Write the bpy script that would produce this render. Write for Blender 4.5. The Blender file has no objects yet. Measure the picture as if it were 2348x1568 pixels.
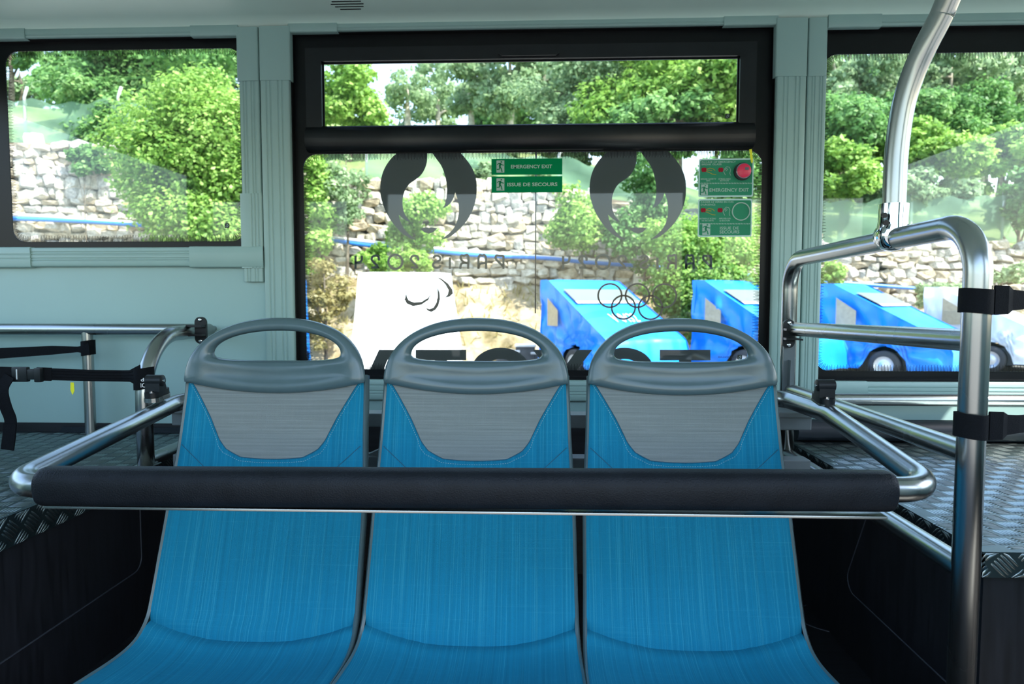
import bpy, bmesh, math, random
import numpy as np
from mathutils import Vector, Matrix, noise
from mathutils.geometry import tessellate_polygon

random.seed(7)
rng = np.random.default_rng(7)
scene = bpy.context.scene
C = scene.collection

# ------------------------------------------------------------------ camera
EYE = 0.90                       # eye height above the vehicle floor (floor z = 0)
F, CX, CY = 1565.0, 1174.0, 784.0  # focal length and centre in pixels of the 2348 x 1568 frame
YAW = math.atan(63 / F)
PIT = math.atan(96 / math.hypot(F, 63))
cam_d = bpy.data.cameras.new('camera')
cam_d.sensor_width = 36.0
cam_d.lens = F / 2348 * 36.0
cam_d.clip_start = 0.02
cam_d.clip_end = 400
cam_d.dof.use_dof = True
cam_d.dof.focus_distance = 1.5
cam_d.dof.aperture_fstop = 5.6
cam = bpy.data.objects.new('camera', cam_d)
cam.location = (0, 0, EYE)
cam.rotation_euler = (math.pi / 2 - PIT, 0, YAW)
C.objects.link(cam)
scene.camera = cam

# ------------------------------------------------------------------ sky, sun, exposure
world = bpy.data.worlds.new('world')
scene.world = world
world.use_nodes = True
wn = world.node_tree
wn.nodes.clear()
w_out = wn.nodes.new('ShaderNodeOutputWorld')
w_bg = wn.nodes.new('ShaderNodeBackground')
w_sky = wn.nodes.new('ShaderNodeTexSky')
w_sky.sky_type = 'NISHITA'
w_sky.sun_disc = False
w_sky.sun_elevation = math.radians(58)
w_sky.sun_rotation = math.radians(105)
w_sky.air_density = 1.3
w_sky.dust_density = 2.0
w_sky.ozone_density = 1.0
w_bg.inputs['Strength'].default_value = 0.42
wn.links.new(w_sky.outputs[0], w_bg.inputs[0])
wn.links.new(w_bg.outputs[0], w_out.inputs[0])

sun_d = bpy.data.lights.new('sun', 'SUN')
sun_d.energy = 6.5
sun_d.angle = math.radians(0.6)
sun_d.color = (1.0, 0.95, 0.86)
sun = bpy.data.objects.new('sun', sun_d)
SUN_DIR = Vector((0.50, -0.40, 0.77)).normalized()
sun.rotation_euler = SUN_DIR.to_track_quat('Z', 'Y').to_euler()
sun.location = (4, -3, 12)
C.objects.link(sun)

scene.view_settings.view_transform = 'Standard'
scene.view_settings.look = 'None'
scene.view_settings.gamma = 1.0
scene.view_settings.use_curve_mapping = False
scene.view_settings.exposure = 0.95

# ------------------------------------------------------------------ helpers
_r = Vector((math.cos(YAW), math.sin(YAW), 0))
_f = Vector((-math.sin(YAW) * math.cos(PIT), math.cos(YAW) * math.cos(PIT), -math.sin(PIT)))
_u = _r.cross(_f)


def at(px, py, **k):
    """world point seen at a pixel on the plane X=, Y= or Z= (Z given in world height)"""
    d = _r * ((px - CX) / F) + _u * ((CY - py) / F) + _f
    (a, v), = k.items()
    i = 'XYZ'.index(a)
    if a == 'Z':
        v = v - EYE
    p = d * (v / d[i])
    return Vector((p.x, p.y, p.z + EYE))


def root_loc(o):
    v = Vector((0, 0, 0))
    while o is not None:
        v += o.location
        o = o.parent
    return v


def tag(o, label, cat, group=None, kind=None):
    if label:
        o['label'] = label
    if cat:
        o['category'] = cat
    if group:
        o['group'] = group
    if kind:
        o['kind'] = kind
    return o


def struct(o):
    o['kind'] = 'structure'
    return o


def thing(name, label, cat, loc, group=None):
    o = bpy.data.objects.new(name, None)
    o.empty_display_size = 0.05
    o.location = loc
    C.objects.link(o)
    return tag(o, label, cat, group)


def mesh(name, verts, faces, mat, parent=None, smooth=False, uv=None, attr=None, mats=None, fmat=None):
    verts = np.asarray([tuple(v) for v in verts] if not isinstance(verts, np.ndarray) else verts, dtype=np.float64)
    if parent is not None:
        off = np.array(root_loc(parent))
    else:
        lo, hi = verts.min(0), verts.max(0)
        off = np.array([(lo[0] + hi[0]) / 2, (lo[1] + hi[1]) / 2, lo[2]])
    me = bpy.data.meshes.new(name)
    me.from_pydata((verts - off).tolist(), [], faces if isinstance(faces, list) else faces.tolist())
    if uv is not None:
        ul = me.uv_layers.new(name='UVMap')
        li = np.zeros(len(me.loops), dtype=np.int32)
        me.loops.foreach_get('vertex_index', li)
        ul.data.foreach_set('uv', np.asarray(uv, dtype=np.float32)[li].ravel())
    if attr is not None:
        a = me.attributes.new('tint', 'FLOAT', 'POINT')
        a.data.foreach_set('value', np.asarray(attr, dtype=np.float32))
    if smooth:
        me.polygons.foreach_set('use_smooth', [True] * len(me.polygons))
    me.materials.append(mat)
    if mats:
        for m in mats:
            me.materials.append(m)
        me.polygons.foreach_set('material_index', fmat)
    me.update()
    o = bpy.data.objects.new(name, me)
    if parent is not None:
        o.parent = parent
    else:
        o.location = off
    C.objects.link(o)
    return o


def sharp(o, deg=40):
    """smooth shading with sharp edges above an angle"""
    me = o.data
    me.polygons.foreach_set('use_smooth', [True] * len(me.polygons))
    me.set_sharp_from_angle(angle=math.radians(deg))
    return o


class MB:
    """collects shapes that belong to ONE part"""
    def __init__(self):
        self.v, self.f = [], []

    def add(self, vs, fs):
        n = len(self.v)
        self.v += [tuple(p) for p in vs]
        self.f += [tuple(i + n for i in q) for q in fs]
        return self

    def box(self, x0, x1, y0, y1, z0, z1):
        vs = [(x0, y0, z0), (x1, y0, z0), (x1, y1, z0), (x0, y1, z0), (x0, y0, z1), (x1, y0, z1), (x1, y1, z1), (x0, y1, z1)]
        return self.add(vs, [(0, 3, 2, 1), (4, 5, 6, 7), (0, 1, 5, 4), (1, 2, 6, 5), (2, 3, 7, 6), (3, 0, 4, 7)])

    def bbox(self, x0, x1, y0, y1, z0, z1, b):
        """box with chamfered edges (24 vertices)"""
        X, Y, Z = (x0, x1), (y0, y1), (z0, z1)
        bm = bmesh.new()
        bmesh.ops.create_cube(bm, size=1)
        for v in bm.verts:
            v.co = Vector((X[v.co.x > 0], Y[v.co.y > 0], Z[v.co.z > 0]))
        bmesh.ops.bevel(bm, geom=list(bm.edges), offset=b, segments=2, affect='EDGES', profile=0.6)
        bm.verts.index_update()
        self.add([v.co for v in bm.verts], [tuple(v.index for v in f.verts) for f in bm.faces])
        bm.free()
        return self

    def tube(self, pts, r, n=14, cap=True, flat=None):
        pts = [Vector(p) for p in pts]
        rs = r if isinstance(r, (list, tuple)) else [r] * len(pts)
        ts = []
        for i in range(len(pts)):
            a = pts[max(i - 1, 0)]
            b = pts[min(i + 1, len(pts) - 1)]
            ts.append((b - a).normalized())
        t0 = ts[0]
        nrm = t0.orthogonal().normalized()
        vs, fs = [], []
        for i, p in enumerate(pts):
            if i:
                q = ts[i - 1].rotation_difference(ts[i])
                nrm = q @ nrm
                nrm = (nrm - ts[i] * nrm.dot(ts[i])).normalized()
            bn = ts[i].cross(nrm)
            for k in range(n):
                a = 2 * math.pi * k / n
                vs.append(p + (nrm * math.cos(a) + bn * math.sin(a)) * rs[i])
        for i in range(len(pts) - 1):
            for k in range(n):
                k2 = (k + 1) % n
                fs.append((i * n + k, i * n + k2, (i + 1) * n + k2, (i + 1) * n + k))
        if cap:
            fs.append(tuple(range(n))[::-1])
            fs.append(tuple((len(pts) - 1) * n + k for k in range(n)))
        return self.add(vs, fs)

    def build(self, name, mat, parent=None, smooth=False, ang=None):
        o = mesh(name, self.v, self.f, mat, parent, smooth)
        if ang:
            sharp(o, ang)
        return o


def fillet(pts, rad, seg=8):
    """polyline with rounded corners"""
    pts = [Vector(p) for p in pts]
    rads = rad if isinstance(rad, (list, tuple)) else [rad] * len(pts)
    out = [pts[0]]
    for i in range(1, len(pts) - 1):
        a, b, c = pts[i - 1], pts[i], pts[i + 1]
        d1, d2 = (a - b).normalized(), (c - b).normalized()
        ang = d1.angle(d2)
        if ang > 3.05:
            out.append(b)
            continue
        t = rads[i] / math.tan(ang / 2)
        t = min(t, (a - b).length * 0.48, (c - b).length * 0.48)
        rr = t * math.tan(ang / 2)
        bis = (d1 + d2).normalized()
        cen = b + bis * (rr / math.sin(ang / 2))
        p1, p2 = b + d1 * t, b + d2 * t
        v1, v2 = p1 - cen, p2 - cen
        sweep = v1.angle(v2)
        ax = v1.cross(v2).normalized()
        for k in range(seg + 1):
            out.append(cen + Matrix.Rotation(sweep * k / seg, 3, ax) @ v1)
    out.append(pts[-1])
    return out


def smooth_path(pts, n=8):
    """Catmull-Rom through points"""
    P = [Vector(p) for p in pts]
    P = [P[0] * 2 - P[1]] + P + [P[-1] * 2 - P[-2]]
    out = []
    for i in range(1, len(P) - 2):
        for k in range(n):
            t = k / n
            a, b, c, d = P[i - 1], P[i], P[i + 1], P[i + 2]
            out.append(0.5 * ((2 * b) + (c - a) * t + (2 * a - 5 * b + 4 * c - d) * t * t + (3 * b - a - 3 * c + d) * t ** 3))
    out.append(P[-2])
    return out


def extrude_poly(loops, y0, y1, tf=None):
    """polygon with holes in the XZ plane -> solid between y0 and y1"""
    lp3 = [[Vector((p[0], p[1], 0)) for p in l] for l in loops]
    tris = tessellate_polygon(lp3)
    flat = [p for l in loops for p in l]
    n = len(flat)
    vs = [(p[0], y0, p[1]) for p in flat] + [(p[0], y1, p[1]) for p in flat]
    fs = [tuple(t) for t in tris] + [tuple(i + n for i in reversed(t)) for t in tris]
    k = 0
    for l in loops:
        m = len(l)
        for i in range(m):
            j = (i + 1) % m
            fs.append((k + i, k + j, n + k + j, n + k + i))
        k += m
    return vs, fs


def rrect(x0, x1, z0, z1, r, seg=8):
    out = []
    for cx, cz, a0 in ((x1 - r, z1 - r, 0), (x0 + r, z1 - r, 90), (x0 + r, z0 + r, 180), (x1 - r, z0 + r, 270)):
        for k in range(seg + 1):
            a = math.radians(a0 + 90 * k / seg)
            out.append((cx + r * math.cos(a), cz + r * math.sin(a)))
    return out


def rect(x0, x1, z0, z1):
    return [(x1, z1), (x0, z1), (x0, z0), (x1, z0)]


def circle2(cx, cz, r, n=32, a0=0):
    return [(cx + r * math.cos(2 * math.pi * k / n + a0), cz + r * math.sin(2 * math.pi * k / n + a0)) for k in range(n)]


def ribbon(pts, w, y0, y1, closed=False):
    """flat stroke of width w along a 2D (x, z) polyline"""
    P = [Vector(p) for p in pts]
    n = len(P)
    L, R = [], []
    for i in range(n):
        a = P[(i - 1) % n] if (closed or i) else P[i]
        b = P[(i + 1) % n] if (closed or i < n - 1) else P[i]
        t = (b - a).normalized()
        nn = Vector((-t.y, t.x))
        ww = w
        L.append(P[i] + nn * ww / 2)
        R.append(P[i] - nn * ww / 2)
    vs = []
    for i in range(n):
        for y in (y0, y1):
            vs += [(L[i].x, y, L[i].y), (R[i].x, y, R[i].y)]
    fs = []
    for i in range(n if closed else n - 1):
        a, b = 4 * i, 4 * ((i + 1) % n)
        fs += [(a, a + 1, b + 1, b), (a + 2, b + 2, b + 3, a + 3), (a, b, b + 2, a + 2), (a + 1, a + 3, b + 3, b + 1)]
    if not closed:
        e = 4 * (n - 1)
        fs += [(0, 2, 3, 1), (e, e + 1, e + 3, e + 2)]
    return vs, fs


def text_shape(body, x0, x1, z0, z1, y0, y1, bold=0.0, mirror=False, rot180=False, fit='both'):
    """lettering as flat solid stretched into a rectangle of the XZ plane"""
    cu = bpy.data.curves.new('lettering_curve', 'FONT')
    cu.body = body
    cu.offset = bold
    cu.align_x = 'CENTER'
    cu.resolution_u = 3
    cu.space_line = 0.95
    tmp = bpy.data.objects.new('lettering_tmp', cu)
    me = bpy.data.meshes.new_from_object(tmp)
    n = len(me.vertices)
    co = np.zeros(n * 3)
    me.vertices.foreach_get('co', co)
    co = co.reshape(-1, 3)[:, :2]
    tris = [tuple(p.vertices) for p in me.polygons]
    bpy.data.objects.remove(tmp)
    bpy.data.meshes.remove(me)
    bpy.data.curves.remove(cu)
    lo, hi = co.min(0), co.max(0)
    q = (co - lo) / (hi - lo)
    if mirror:
        q[:, 0] = 1 - q[:, 0]
    if rot180:
        q = 1 - q
    x = x0 + q[:, 0] * (x1 - x0)
    z = z0 + q[:, 1] * (z1 - z0)
    vs = [(a, y0, b) for a, b in zip(x, z)]
    return vs, tris


def grid_mesh(fn, nu, nv):
    """grid of (nu+1)*(nv+1) points from fn(u, v)"""
    vs = [fn(i / nu, j / nv) for j in range(nv + 1) for i in range(nu + 1)]
    fs = [(j * (nu + 1) + i, j * (nu + 1) + i + 1, (j + 1) * (nu + 1) + i + 1, (j + 1) * (nu + 1) + i)
          for j in range(nv) for i in range(nu)]
    return vs, fs


def copy_tree(o, parent=None):
    c = o.copy()
    C.objects.link(c)
    c.parent = parent
    for ch in [x for x in bpy.data.objects if x.parent == o]:
        copy_tree(ch, c)
    return c


# ------------------------------------------------------------------ materials
def new_mat(name):
    m = bpy.data.materials.new(name)
    m.use_nodes = True
    nt = m.node_tree
    b = nt.nodes['Principled BSDF']
    return m, nt, b


def nd(nt, t, **kw):
    n = nt.nodes.new(t)
    for k, v in kw.items():
        if hasattr(n, k):
            setattr(n, k, v)
        else:
            n.inputs[k].default_value = v
    return n


def ramp(nt, stops, fac):
    r = nt.nodes.new('ShaderNodeValToRGB')
    e = r.color_ramp.elements
    while len(e) > len(stops):
        e.remove(e[-1])
    while len(e) < len(stops):
        e.new(1.0)
    for k, (p, c) in enumerate(stops):
        e[k].position = p
        e[k].color = (*c, 1) if len(c) == 3 else c
    nt.links.new(fac, r.inputs[0])
    return r.outputs[0]


def mapped(nt, scale, coord='Object', rot=(0, 0, 0)):
    tc = nt.nodes.new('ShaderNodeTexCoord')
    mp = nt.nodes.new('ShaderNodeMapping')
    mp.inputs['Scale'].default_value = scale
    mp.inputs['Rotation'].default_value = rot
    nt.links.new(tc.outputs[coord], mp.inputs[0])
    return mp.outputs[0]


def plain(name, col, rough=0.5, metal=0.0, var=0.06, scale=18.0, bump=0.0, bscale=200.0, spec=0.5, coat=0.0):
    """principled material with a little procedural variation and optional fine relief"""
    m, nt, b = new_mat(name)
    v = mapped(nt, (scale,) * 3)
    n = nd(nt, 'ShaderNodeTexNoise', Scale=1.0, Detail=3.0)
    nt.links.new(v, n.inputs['Vector'])
    lo = tuple(max(0, c * (1 - var)) for c in col)
    hi = tuple(min(1, c * (1 + var)) for c in col)
    nt.links.new(ramp(nt, [(0.3, lo), (0.7, hi)], n.outputs[0]), b.inputs['Base Color'])
    b.inputs['Roughness'].default_value = rough
    b.inputs['Metallic'].default_value = metal
    b.inputs['Specular IOR Level'].default_value = spec
    b.inputs['Coat Weight'].default_value = coat
    if bump:
        v2 = mapped(nt, (bscale,) * 3)
        n2 = nd(nt, 'ShaderNodeTexNoise', Scale=1.0, Detail=2.0)
        nt.links.new(v2, n2.inputs['Vector'])
        bp = nd(nt, 'ShaderNodeBump', Strength=bump, Distance=0.002)
        nt.links.new(n2.outputs[0], bp.inputs['Height'])
        nt.links.new(bp.outputs[0], b.inputs['Normal'])
    return m


def steel_mat(name, col, rough, streak=(6, 6, 6)):
    m, nt, b = new_mat(name)
    b.inputs['Metallic'].default_value = 1.0
    b.inputs['Base Color'].default_value = (*col, 1)
    v = mapped(nt, streak)
    n = nd(nt, 'ShaderNodeTexNoise', Scale=1.0, Detail=1.0)
    nt.links.new(v, n.inputs['Vector'])
    mr = nd(nt, 'ShaderNodeMapRange')
    mr.inputs['To Min'].default_value = rough * 0.92
    mr.inputs['To Max'].default_value = rough * 1.08
    nt.links.new(n.outputs[0], mr.inputs[0])
    nt.links.new(mr.outputs[0], b.inputs['Roughness'])
    return m


def fabric_mat(name, base, light, streak_axis):
    """woven cloth: fine weave, pale slub threads along one direction of the UV map (in metres)"""
    m, nt, b = new_mat(name)
    tc = nt.nodes.new('ShaderNodeTexCoord')

    def streaks(sx, sy, lo, hi):
        mp = nt.nodes.new('ShaderNodeMapping')
        mp.inputs['Scale'].default_value = (sx, sy, 1)
        nt.links.new(tc.outputs['UV'], mp.inputs[0])
        n = nd(nt, 'ShaderNodeTexNoise', Scale=1.0, Detail=2.0)
        nt.links.new(mp.outputs[0], n.inputs['Vector'])
        return ramp(nt, [(lo, (0, 0, 0)), (hi, (1, 1, 1))], n.outputs[0])
    along, across = (480, 2.6), (900, 25)
    if streak_axis == 'u':
        along, across = (9, 420), (700, 700)
    s1 = streaks(*along, 0.55, 0.75)
    s2 = streaks(along[0] * 0.3, along[1] * 0.6, 0.3, 0.75)
    s3 = streaks(1100, 1100, 0.3, 0.7)
    s4 = streaks(along[1] * 1.4, along[0] * 0.8, 0.60, 0.8)
    mx = nd(nt, 'ShaderNodeMix', data_type='RGBA')
    mx.inputs['A'].default_value = (*[c * 0.86 for c in base], 1)
    mx.inputs['B'].default_value = (*[min(1, c * 1.12) for c in base], 1)
    nt.links.new(s2, mx.inputs['Factor'])
    mx2 = nd(nt, 'ShaderNodeMix', data_type='RGBA')
    nt.links.new(mx.outputs['Result'], mx2.inputs['A'])
    mx2.inputs['B'].default_value = (*light, 1)
    mul = nd(nt, 'ShaderNodeMath', operation='MULTIPLY')
    mul.inputs[1].default_value = 0.42 if streak_axis == 'v' else 0.25
    nt.links.new(s1, mul.inputs[0])
    nt.links.new(mul.outputs[0], mx2.inputs['Factor'])
    mx4 = nd(nt, 'ShaderNodeMix', data_type='RGBA')
    nt.links.new(mx2.outputs['Result'], mx4.inputs['A'])
    mx4.inputs['B'].default_value = (*light, 1)
    mul4 = nd(nt, 'ShaderNodeMath', operation='MULTIPLY')
    mul4.inputs[1].default_value = 0.16
    nt.links.new(s4, mul4.inputs[0])
    nt.links.new(mul4.outputs[0], mx4.inputs['Factor'])
    mx3 = nd(nt, 'ShaderNodeMix', data_type='RGBA', blend_type='MULTIPLY')
    mx3.inputs['Factor'].default_value = 0.18
    nt.links.new(mx4.outputs['Result'], mx3.inputs['A'])
    nt.links.new(s3, mx3.inputs['B'])
    nt.links.new(mx3.outputs['Result'], b.inputs['Base Color'])
    b.inputs['Roughness'].default_value = 0.85
    b.inputs['Specular IOR Level'].default_value = 0.2
    bp = nd(nt, 'ShaderNodeBump', Strength=0.25, Distance=0.0008)
    nt.links.new(s3, bp.inputs['Height'])
    nt.links.new(bp.outputs[0], b.inputs['Normal'])
    return m


def vinyl_wood_mat(name, axis):
    """very dark wood-look vinyl with faint grain"""
    m, nt, b = new_mat(name)
    sc = [9, 9, 9]
    sc['XYZ'.index(axis)] = 0.9
    n = nd(nt, 'ShaderNodeTexNoise', Scale=9.0, Detail=6.0)
    nt.links.new(mapped(nt, tuple(sc)), n.inputs['Vector'])
    nt.links.new(ramp(nt, [(0.3, (0.003, 0.0035, 0.005)), (0.7, (0.011, 0.012, 0.016))], n.outputs[0]), b.inputs['Base Color'])
    b.inputs['Roughness'].default_value = 0.45
    return m


def glass_mat(name, tint=(1, 1, 1)):
    m = bpy.data.materials.new(name)
    m.use_nodes = True
    nt = m.node_tree
    nt.nodes.clear()
    out = nt.nodes.new('ShaderNodeOutputMaterial')
    tr = nd(nt, 'ShaderNodeBsdfTransparent')
    tr.inputs[0].default_value = (*tint, 1)
    gl = nd(nt, 'ShaderNodeBsdfGlossy', Roughness=0.0)
    fr = nd(nt, 'ShaderNodeFresnel', IOR=1.36)
    mx = nt.nodes.new('ShaderNodeMixShader')
    nt.links.new(fr.outputs[0], mx.inputs[0])
    nt.links.new(tr.outputs[0], mx.inputs[1])
    nt.links.new(gl.outputs[0], mx.inputs[2])
    nt.links.new(mx.outputs[0], out.inputs[0])
    return m


def film_mat(name, col, see=0.12, trans=0.35):
    """printed film on the glass: mostly opaque, some light comes through"""
    m = bpy.data.materials.new(name)
    m.use_nodes = True
    nt = m.node_tree
    nt.nodes.clear()
    out = nt.nodes.new('ShaderNodeOutputMaterial')
    d = nd(nt, 'ShaderNodeBsdfDiffuse')
    d.inputs[0].default_value = (*col, 1)
    t = nd(nt, 'ShaderNodeBsdfTranslucent')
    t.inputs[0].default_value = (*col, 1)
    mx = nt.nodes.new('ShaderNodeMixShader')
    mx.inputs[0].default_value = trans
    tr = nd(nt, 'ShaderNodeBsdfTransparent')
    mx2 = nt.nodes.new('ShaderNodeMixShader')
    mx2.inputs[0].default_value = see
    nt.links.new(d.outputs[0], mx.inputs[1])
    nt.links.new(t.outputs[0], mx.inputs[2])
    nt.links.new(mx.outputs[0], mx2.inputs[1])
    nt.links.new(tr.outputs[0], mx2.inputs[2])
    nt.links.new(mx2.outputs[0], out.inputs[0])
    return m


def leaf_mat(name, dark, mid, light):
    """leaf with light shining through; 'tint' varies from leaf to leaf"""
    m = bpy.data.materials.new(name)
    m.use_nodes = True
    nt = m.node_tree
    nt.nodes.clear()
    out = nt.nodes.new('ShaderNodeOutputMaterial')
    at_ = nd(nt, 'ShaderNodeAttribute', attribute_name='tint')
    col = ramp(nt, [(0.0, dark), (0.5, mid), (1.0, light)], at_.outputs['Fac'])
    d = nd(nt, 'ShaderNodeBsdfPrincipled')
    d.inputs['Roughness'].default_value = 0.45
    d.inputs['Specular IOR Level'].default_value = 0.35
    t = nt.nodes.new('ShaderNodeBsdfTranslucent')
    mx = nt.nodes.new('ShaderNodeMixShader')
    mx.inputs[0].default_value = 0.5
    nt.links.new(col, d.inputs['Base Color'])
    nt.links.new(col, t.inputs[0])
    nt.links.new(d.outputs[0], mx.inputs[1])
    nt.links.new(t.outputs[0], mx.inputs[2])
    nt.links.new(mx.outputs[0], out.inputs[0])
    return m


def two_tone(name, c1, c2, scale, rough=0.9, lo=0.4, hi=0.6, bump=0.3, c3=None):
    m, nt, b = new_mat(name)
    n = nd(nt, 'ShaderNodeTexNoise', Scale=scale, Detail=6.0, Roughness=0.65)
    nt.links.new(mapped(nt, (1, 1, 1)), n.inputs['Vector'])
    stops = [(lo, c1), (hi, c2)] if c3 is None else [(lo, c1), ((lo + hi) / 2, c2), (hi, c3)]
    nt.links.new(ramp(nt, stops, n.outputs[0]), b.inputs['Base Color'])
    b.inputs['Roughness'].default_value = rough
    b.inputs['Specular IOR Level'].default_value = 0.2
    n2 = nd(nt, 'ShaderNodeTexNoise', Scale=scale * 4, Detail=4.0)
    nt.links.new(mapped(nt, (1, 1, 1)), n2.inputs['Vector'])
    bp = nd(nt, 'ShaderNodeBump', Strength=bump, Distance=0.05)
    nt.links.new(n2.outputs[0], bp.inputs['Height'])
    nt.links.new(bp.outputs[0], b.inputs['Normal'])
    return m


M = {}
M['panel'] = plain('panel_plastic', (0.30, 0.46, 0.45), 0.42, var=0.02, scale=4)
M['trim'] = plain('trim_plastic', (0.28, 0.42, 0.40), 0.38, var=0.02, scale=6)
M['ceiling'] = plain('ceiling_plastic', (0.62, 0.78, 0.71), 0.40, var=0.02, scale=3)
M['black'] = plain('window_black', (0.003, 0.004, 0.005), 0.32, var=0.2, spec=0.25)
M['blackplastic'] = plain('black_plastic', (0.006, 0.008, 0.010), 0.38, var=0.2, spec=0.35)
M['leather'] = plain('black_padded_vinyl', (0.006, 0.008, 0.011), 0.45, var=0.2, bump=0.5, bscale=420, spec=0.15)
M['webbing'] = plain('black_webbing', (0.004, 0.005, 0.007), 0.75, var=0.25, scale=300, bump=0.5, bscale=900, spec=0.12)
M['steel'] = steel_mat('brushed_steel', (0.37, 0.39, 0.385), 0.27)
M['chrome'] = steel_mat('polished_chrome', (0.62, 0.65, 0.67), 0.07)
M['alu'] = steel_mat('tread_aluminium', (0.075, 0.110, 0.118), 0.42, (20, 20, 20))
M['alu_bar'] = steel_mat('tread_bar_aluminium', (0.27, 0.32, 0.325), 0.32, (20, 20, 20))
M['seatplastic'] = plain('seat_shell_plastic', (0.072, 0.115, 0.125), 0.24, var=0.05, bump=0.06, bscale=700)
M['greysteel'] = plain('painted_grey_steel', (0.10, 0.125, 0.135), 0.45, var=0.1)
M['blue'] = fabric_mat('blue_woven_fabric', (0.004, 0.180, 0.310), (0.055, 0.39, 0.50), 'v')
M['grey'] = fabric_mat('grey_woven_fabric', (0.200, 0.230, 0.225), (0.34, 0.38, 0.37), 'u')
M['seam'] = plain('seam_thread', (0.008, 0.07, 0.12), 0.8)
M['stitch'] = plain('stitch_thread', (0.16, 0.34, 0.40), 0.8)
M['darkpad'] = plain('dark_slate_bolster', (0.010, 0.016, 0.022), 0.5, var=0.1, spec=0.3)
M['vinylX'] = vinyl_wood_mat('dark_wood_vinyl_x', 'X')
M['vinylY'] = vinyl_wood_mat('dark_wood_vinyl_y', 'Y')
M['vinylZ'] = vinyl_wood_mat('dark_wood_vinyl_z', 'Z')
M['weld'] = plain('vinyl_weld_seam', (0.028, 0.032, 0.042), 0.5)
M['glass'] = glass_mat('window_glass', (0.95, 0.98, 0.97))
M['film'] = film_mat('grey_print_film', (0.15, 0.155, 0.15), 0.03, 0.35)
M['green'] = film_mat('green_sign_film', (0.006, 0.29, 0.105), 0.0, 0.30)
M['green2'] = film_mat('pale_green_sticker_film', (0.075, 0.44, 0.25), 0.14, 0.40)
M['pale'] = film_mat('pale_sign_print', (0.60, 0.76, 0.69), 0.0, 0.35)
M['pale2'] = film_mat('sticker_border_film', (0.66, 0.82, 0.77), 0.10, 0.4)
M['redprint'] = film_mat('red_sign_print', (0.42, 0.03, 0.05), 0.0, 0.3)
M['yellowprint'] = film_mat('yellow_sign_print', (0.62, 0.45, 0.06), 0.0, 0.3)
M['red'] = plain('red_button', (0.72, 0.03, 0.09), 0.3)
M['yellow'] = plain('yellow_tag_plastic', (0.75, 0.75, 0.02), 0.5)
M['white'] = plain('white_print', (0.75, 0.77, 0.77), 0.6)
M['silver'] = plain('glass_mark_print', (0.02, 0.025, 0.025), 0.5)
M['asphalt'] = two_tone('yard_gravel', (0.13, 0.125, 0.115), (0.22, 0.21, 0.19), 3.0)
M['dirt'] = two_tone('dry_earth', (0.13, 0.105, 0.045), (0.32, 0.255, 0.155), 1.6, c3=(0.46, 0.41, 0.32), lo=0.32, hi=0.68, bump=0.8)
M['grassbank'] = two_tone('grass_bank', (0.10, 0.17, 0.05), (0.25, 0.29, 0.12), 0.7, lo=0.35, hi=0.65, bump=0.6)
M['mortar'] = two_tone('wall_core', (0.14, 0.12, 0.09), (0.26, 0.22, 0.17), 2.0)
M['stone1'] = two_tone('stone_pale', (0.38, 0.34, 0.27), (0.66, 0.61, 0.51), 5.0, bump=0.6)
M['stone2'] = two_tone('stone_grey', (0.32, 0.305, 0.275), (0.58, 0.555, 0.50), 6.0, bump=0.6)
M['stone3'] = two_tone('stone_ochre', (0.30, 0.24, 0.165), (0.56, 0.48, 0.35), 5.0, bump=0.6)
M['bark'] = two_tone('bark', (0.07, 0.055, 0.04), (0.20, 0.17, 0.13), 9.0)
M['palebark'] = two_tone('pale_bark', (0.30, 0.26, 0.20), (0.55, 0.50, 0.42), 5.0)
M['leafA'] = leaf_mat('leaf_fresh_green', (0.11, 0.25, 0.04), (0.30, 0.50, 0.10), (0.56, 0.70, 0.24))
M['leafB'] = leaf_mat('leaf_deep_green', (0.06, 0.17, 0.045), (0.17, 0.35, 0.10), (0.36, 0.55, 0.21))
M['leafC'] = leaf_mat('leaf_grey_green', (0.13, 0.23, 0.11), (0.31, 0.44, 0.23), (0.52, 0.63, 0.40))
M['leafD'] = leaf_mat('leaf_dry_grass', (0.20, 0.17, 0.06), (0.36, 0.32, 0.13), (0.50, 0.46, 0.24))
M['pipeblue'] = plain('blue_pipe', (0.02, 0.16, 0.55), 0.4)
M['pipewhite'] = plain('pale_pipe', (0.62, 0.64, 0.62), 0.5)
M['tarpblue'] = plain('blue_tarpaulin', (0.008, 0.23, 0.82), 0.33, var=0.10, scale=2.0, spec=0.6)
M['tarpwhite'] = plain('white_tarpaulin', (0.80, 0.82, 0.82), 0.4, var=0.03, scale=2.0)
M['tarpwin_w'] = plain('tarpaulin_pale_panel', (0.20, 0.235, 0.24), 0.35, var=0.06, scale=2.0)
M['tarpwin'] = plain('tarpaulin_clear_panel', (0.13, 0.155, 0.155), 0.35, var=0.06, scale=2.0)
M['cardboard'] = plain('tan_board', (0.42, 0.33, 0.20), 0.7, var=0.1)
M['tyre'] = plain('tyre_rubber', (0.03, 0.03, 0.032), 0.7)
M['hub'] = plain('wheel_hub_metal', (0.62, 0.64, 0.66), 0.35, metal=0.6)
M['fencepost'] = plain('galvanised_post', (0.60, 0.63, 0.62), 0.5)
M['net'] = film_mat('green_shade_net', (0.30, 0.50, 0.36), 0.45, 0.5)
M['equipment'] = plain('dark_equipment', (0.05, 0.055, 0.06), 0.5, var=0.4, scale=6)

# ------------------------------------------------------------------ vehicle shell
WY = 2.20                        # inner face of the window wall
XL, XR = -2.05, 1.95             # end walls
ZC = EYE + 0.885                 # ceiling
ZP = EYE - 0.44                  # platforms
XPL, XPR = -1.083, 0.777         # inner edges of the left and right platform
DOOR_Y = 0.22                    # plane of the open door, near side


def ez(v):
    return EYE + v


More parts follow.
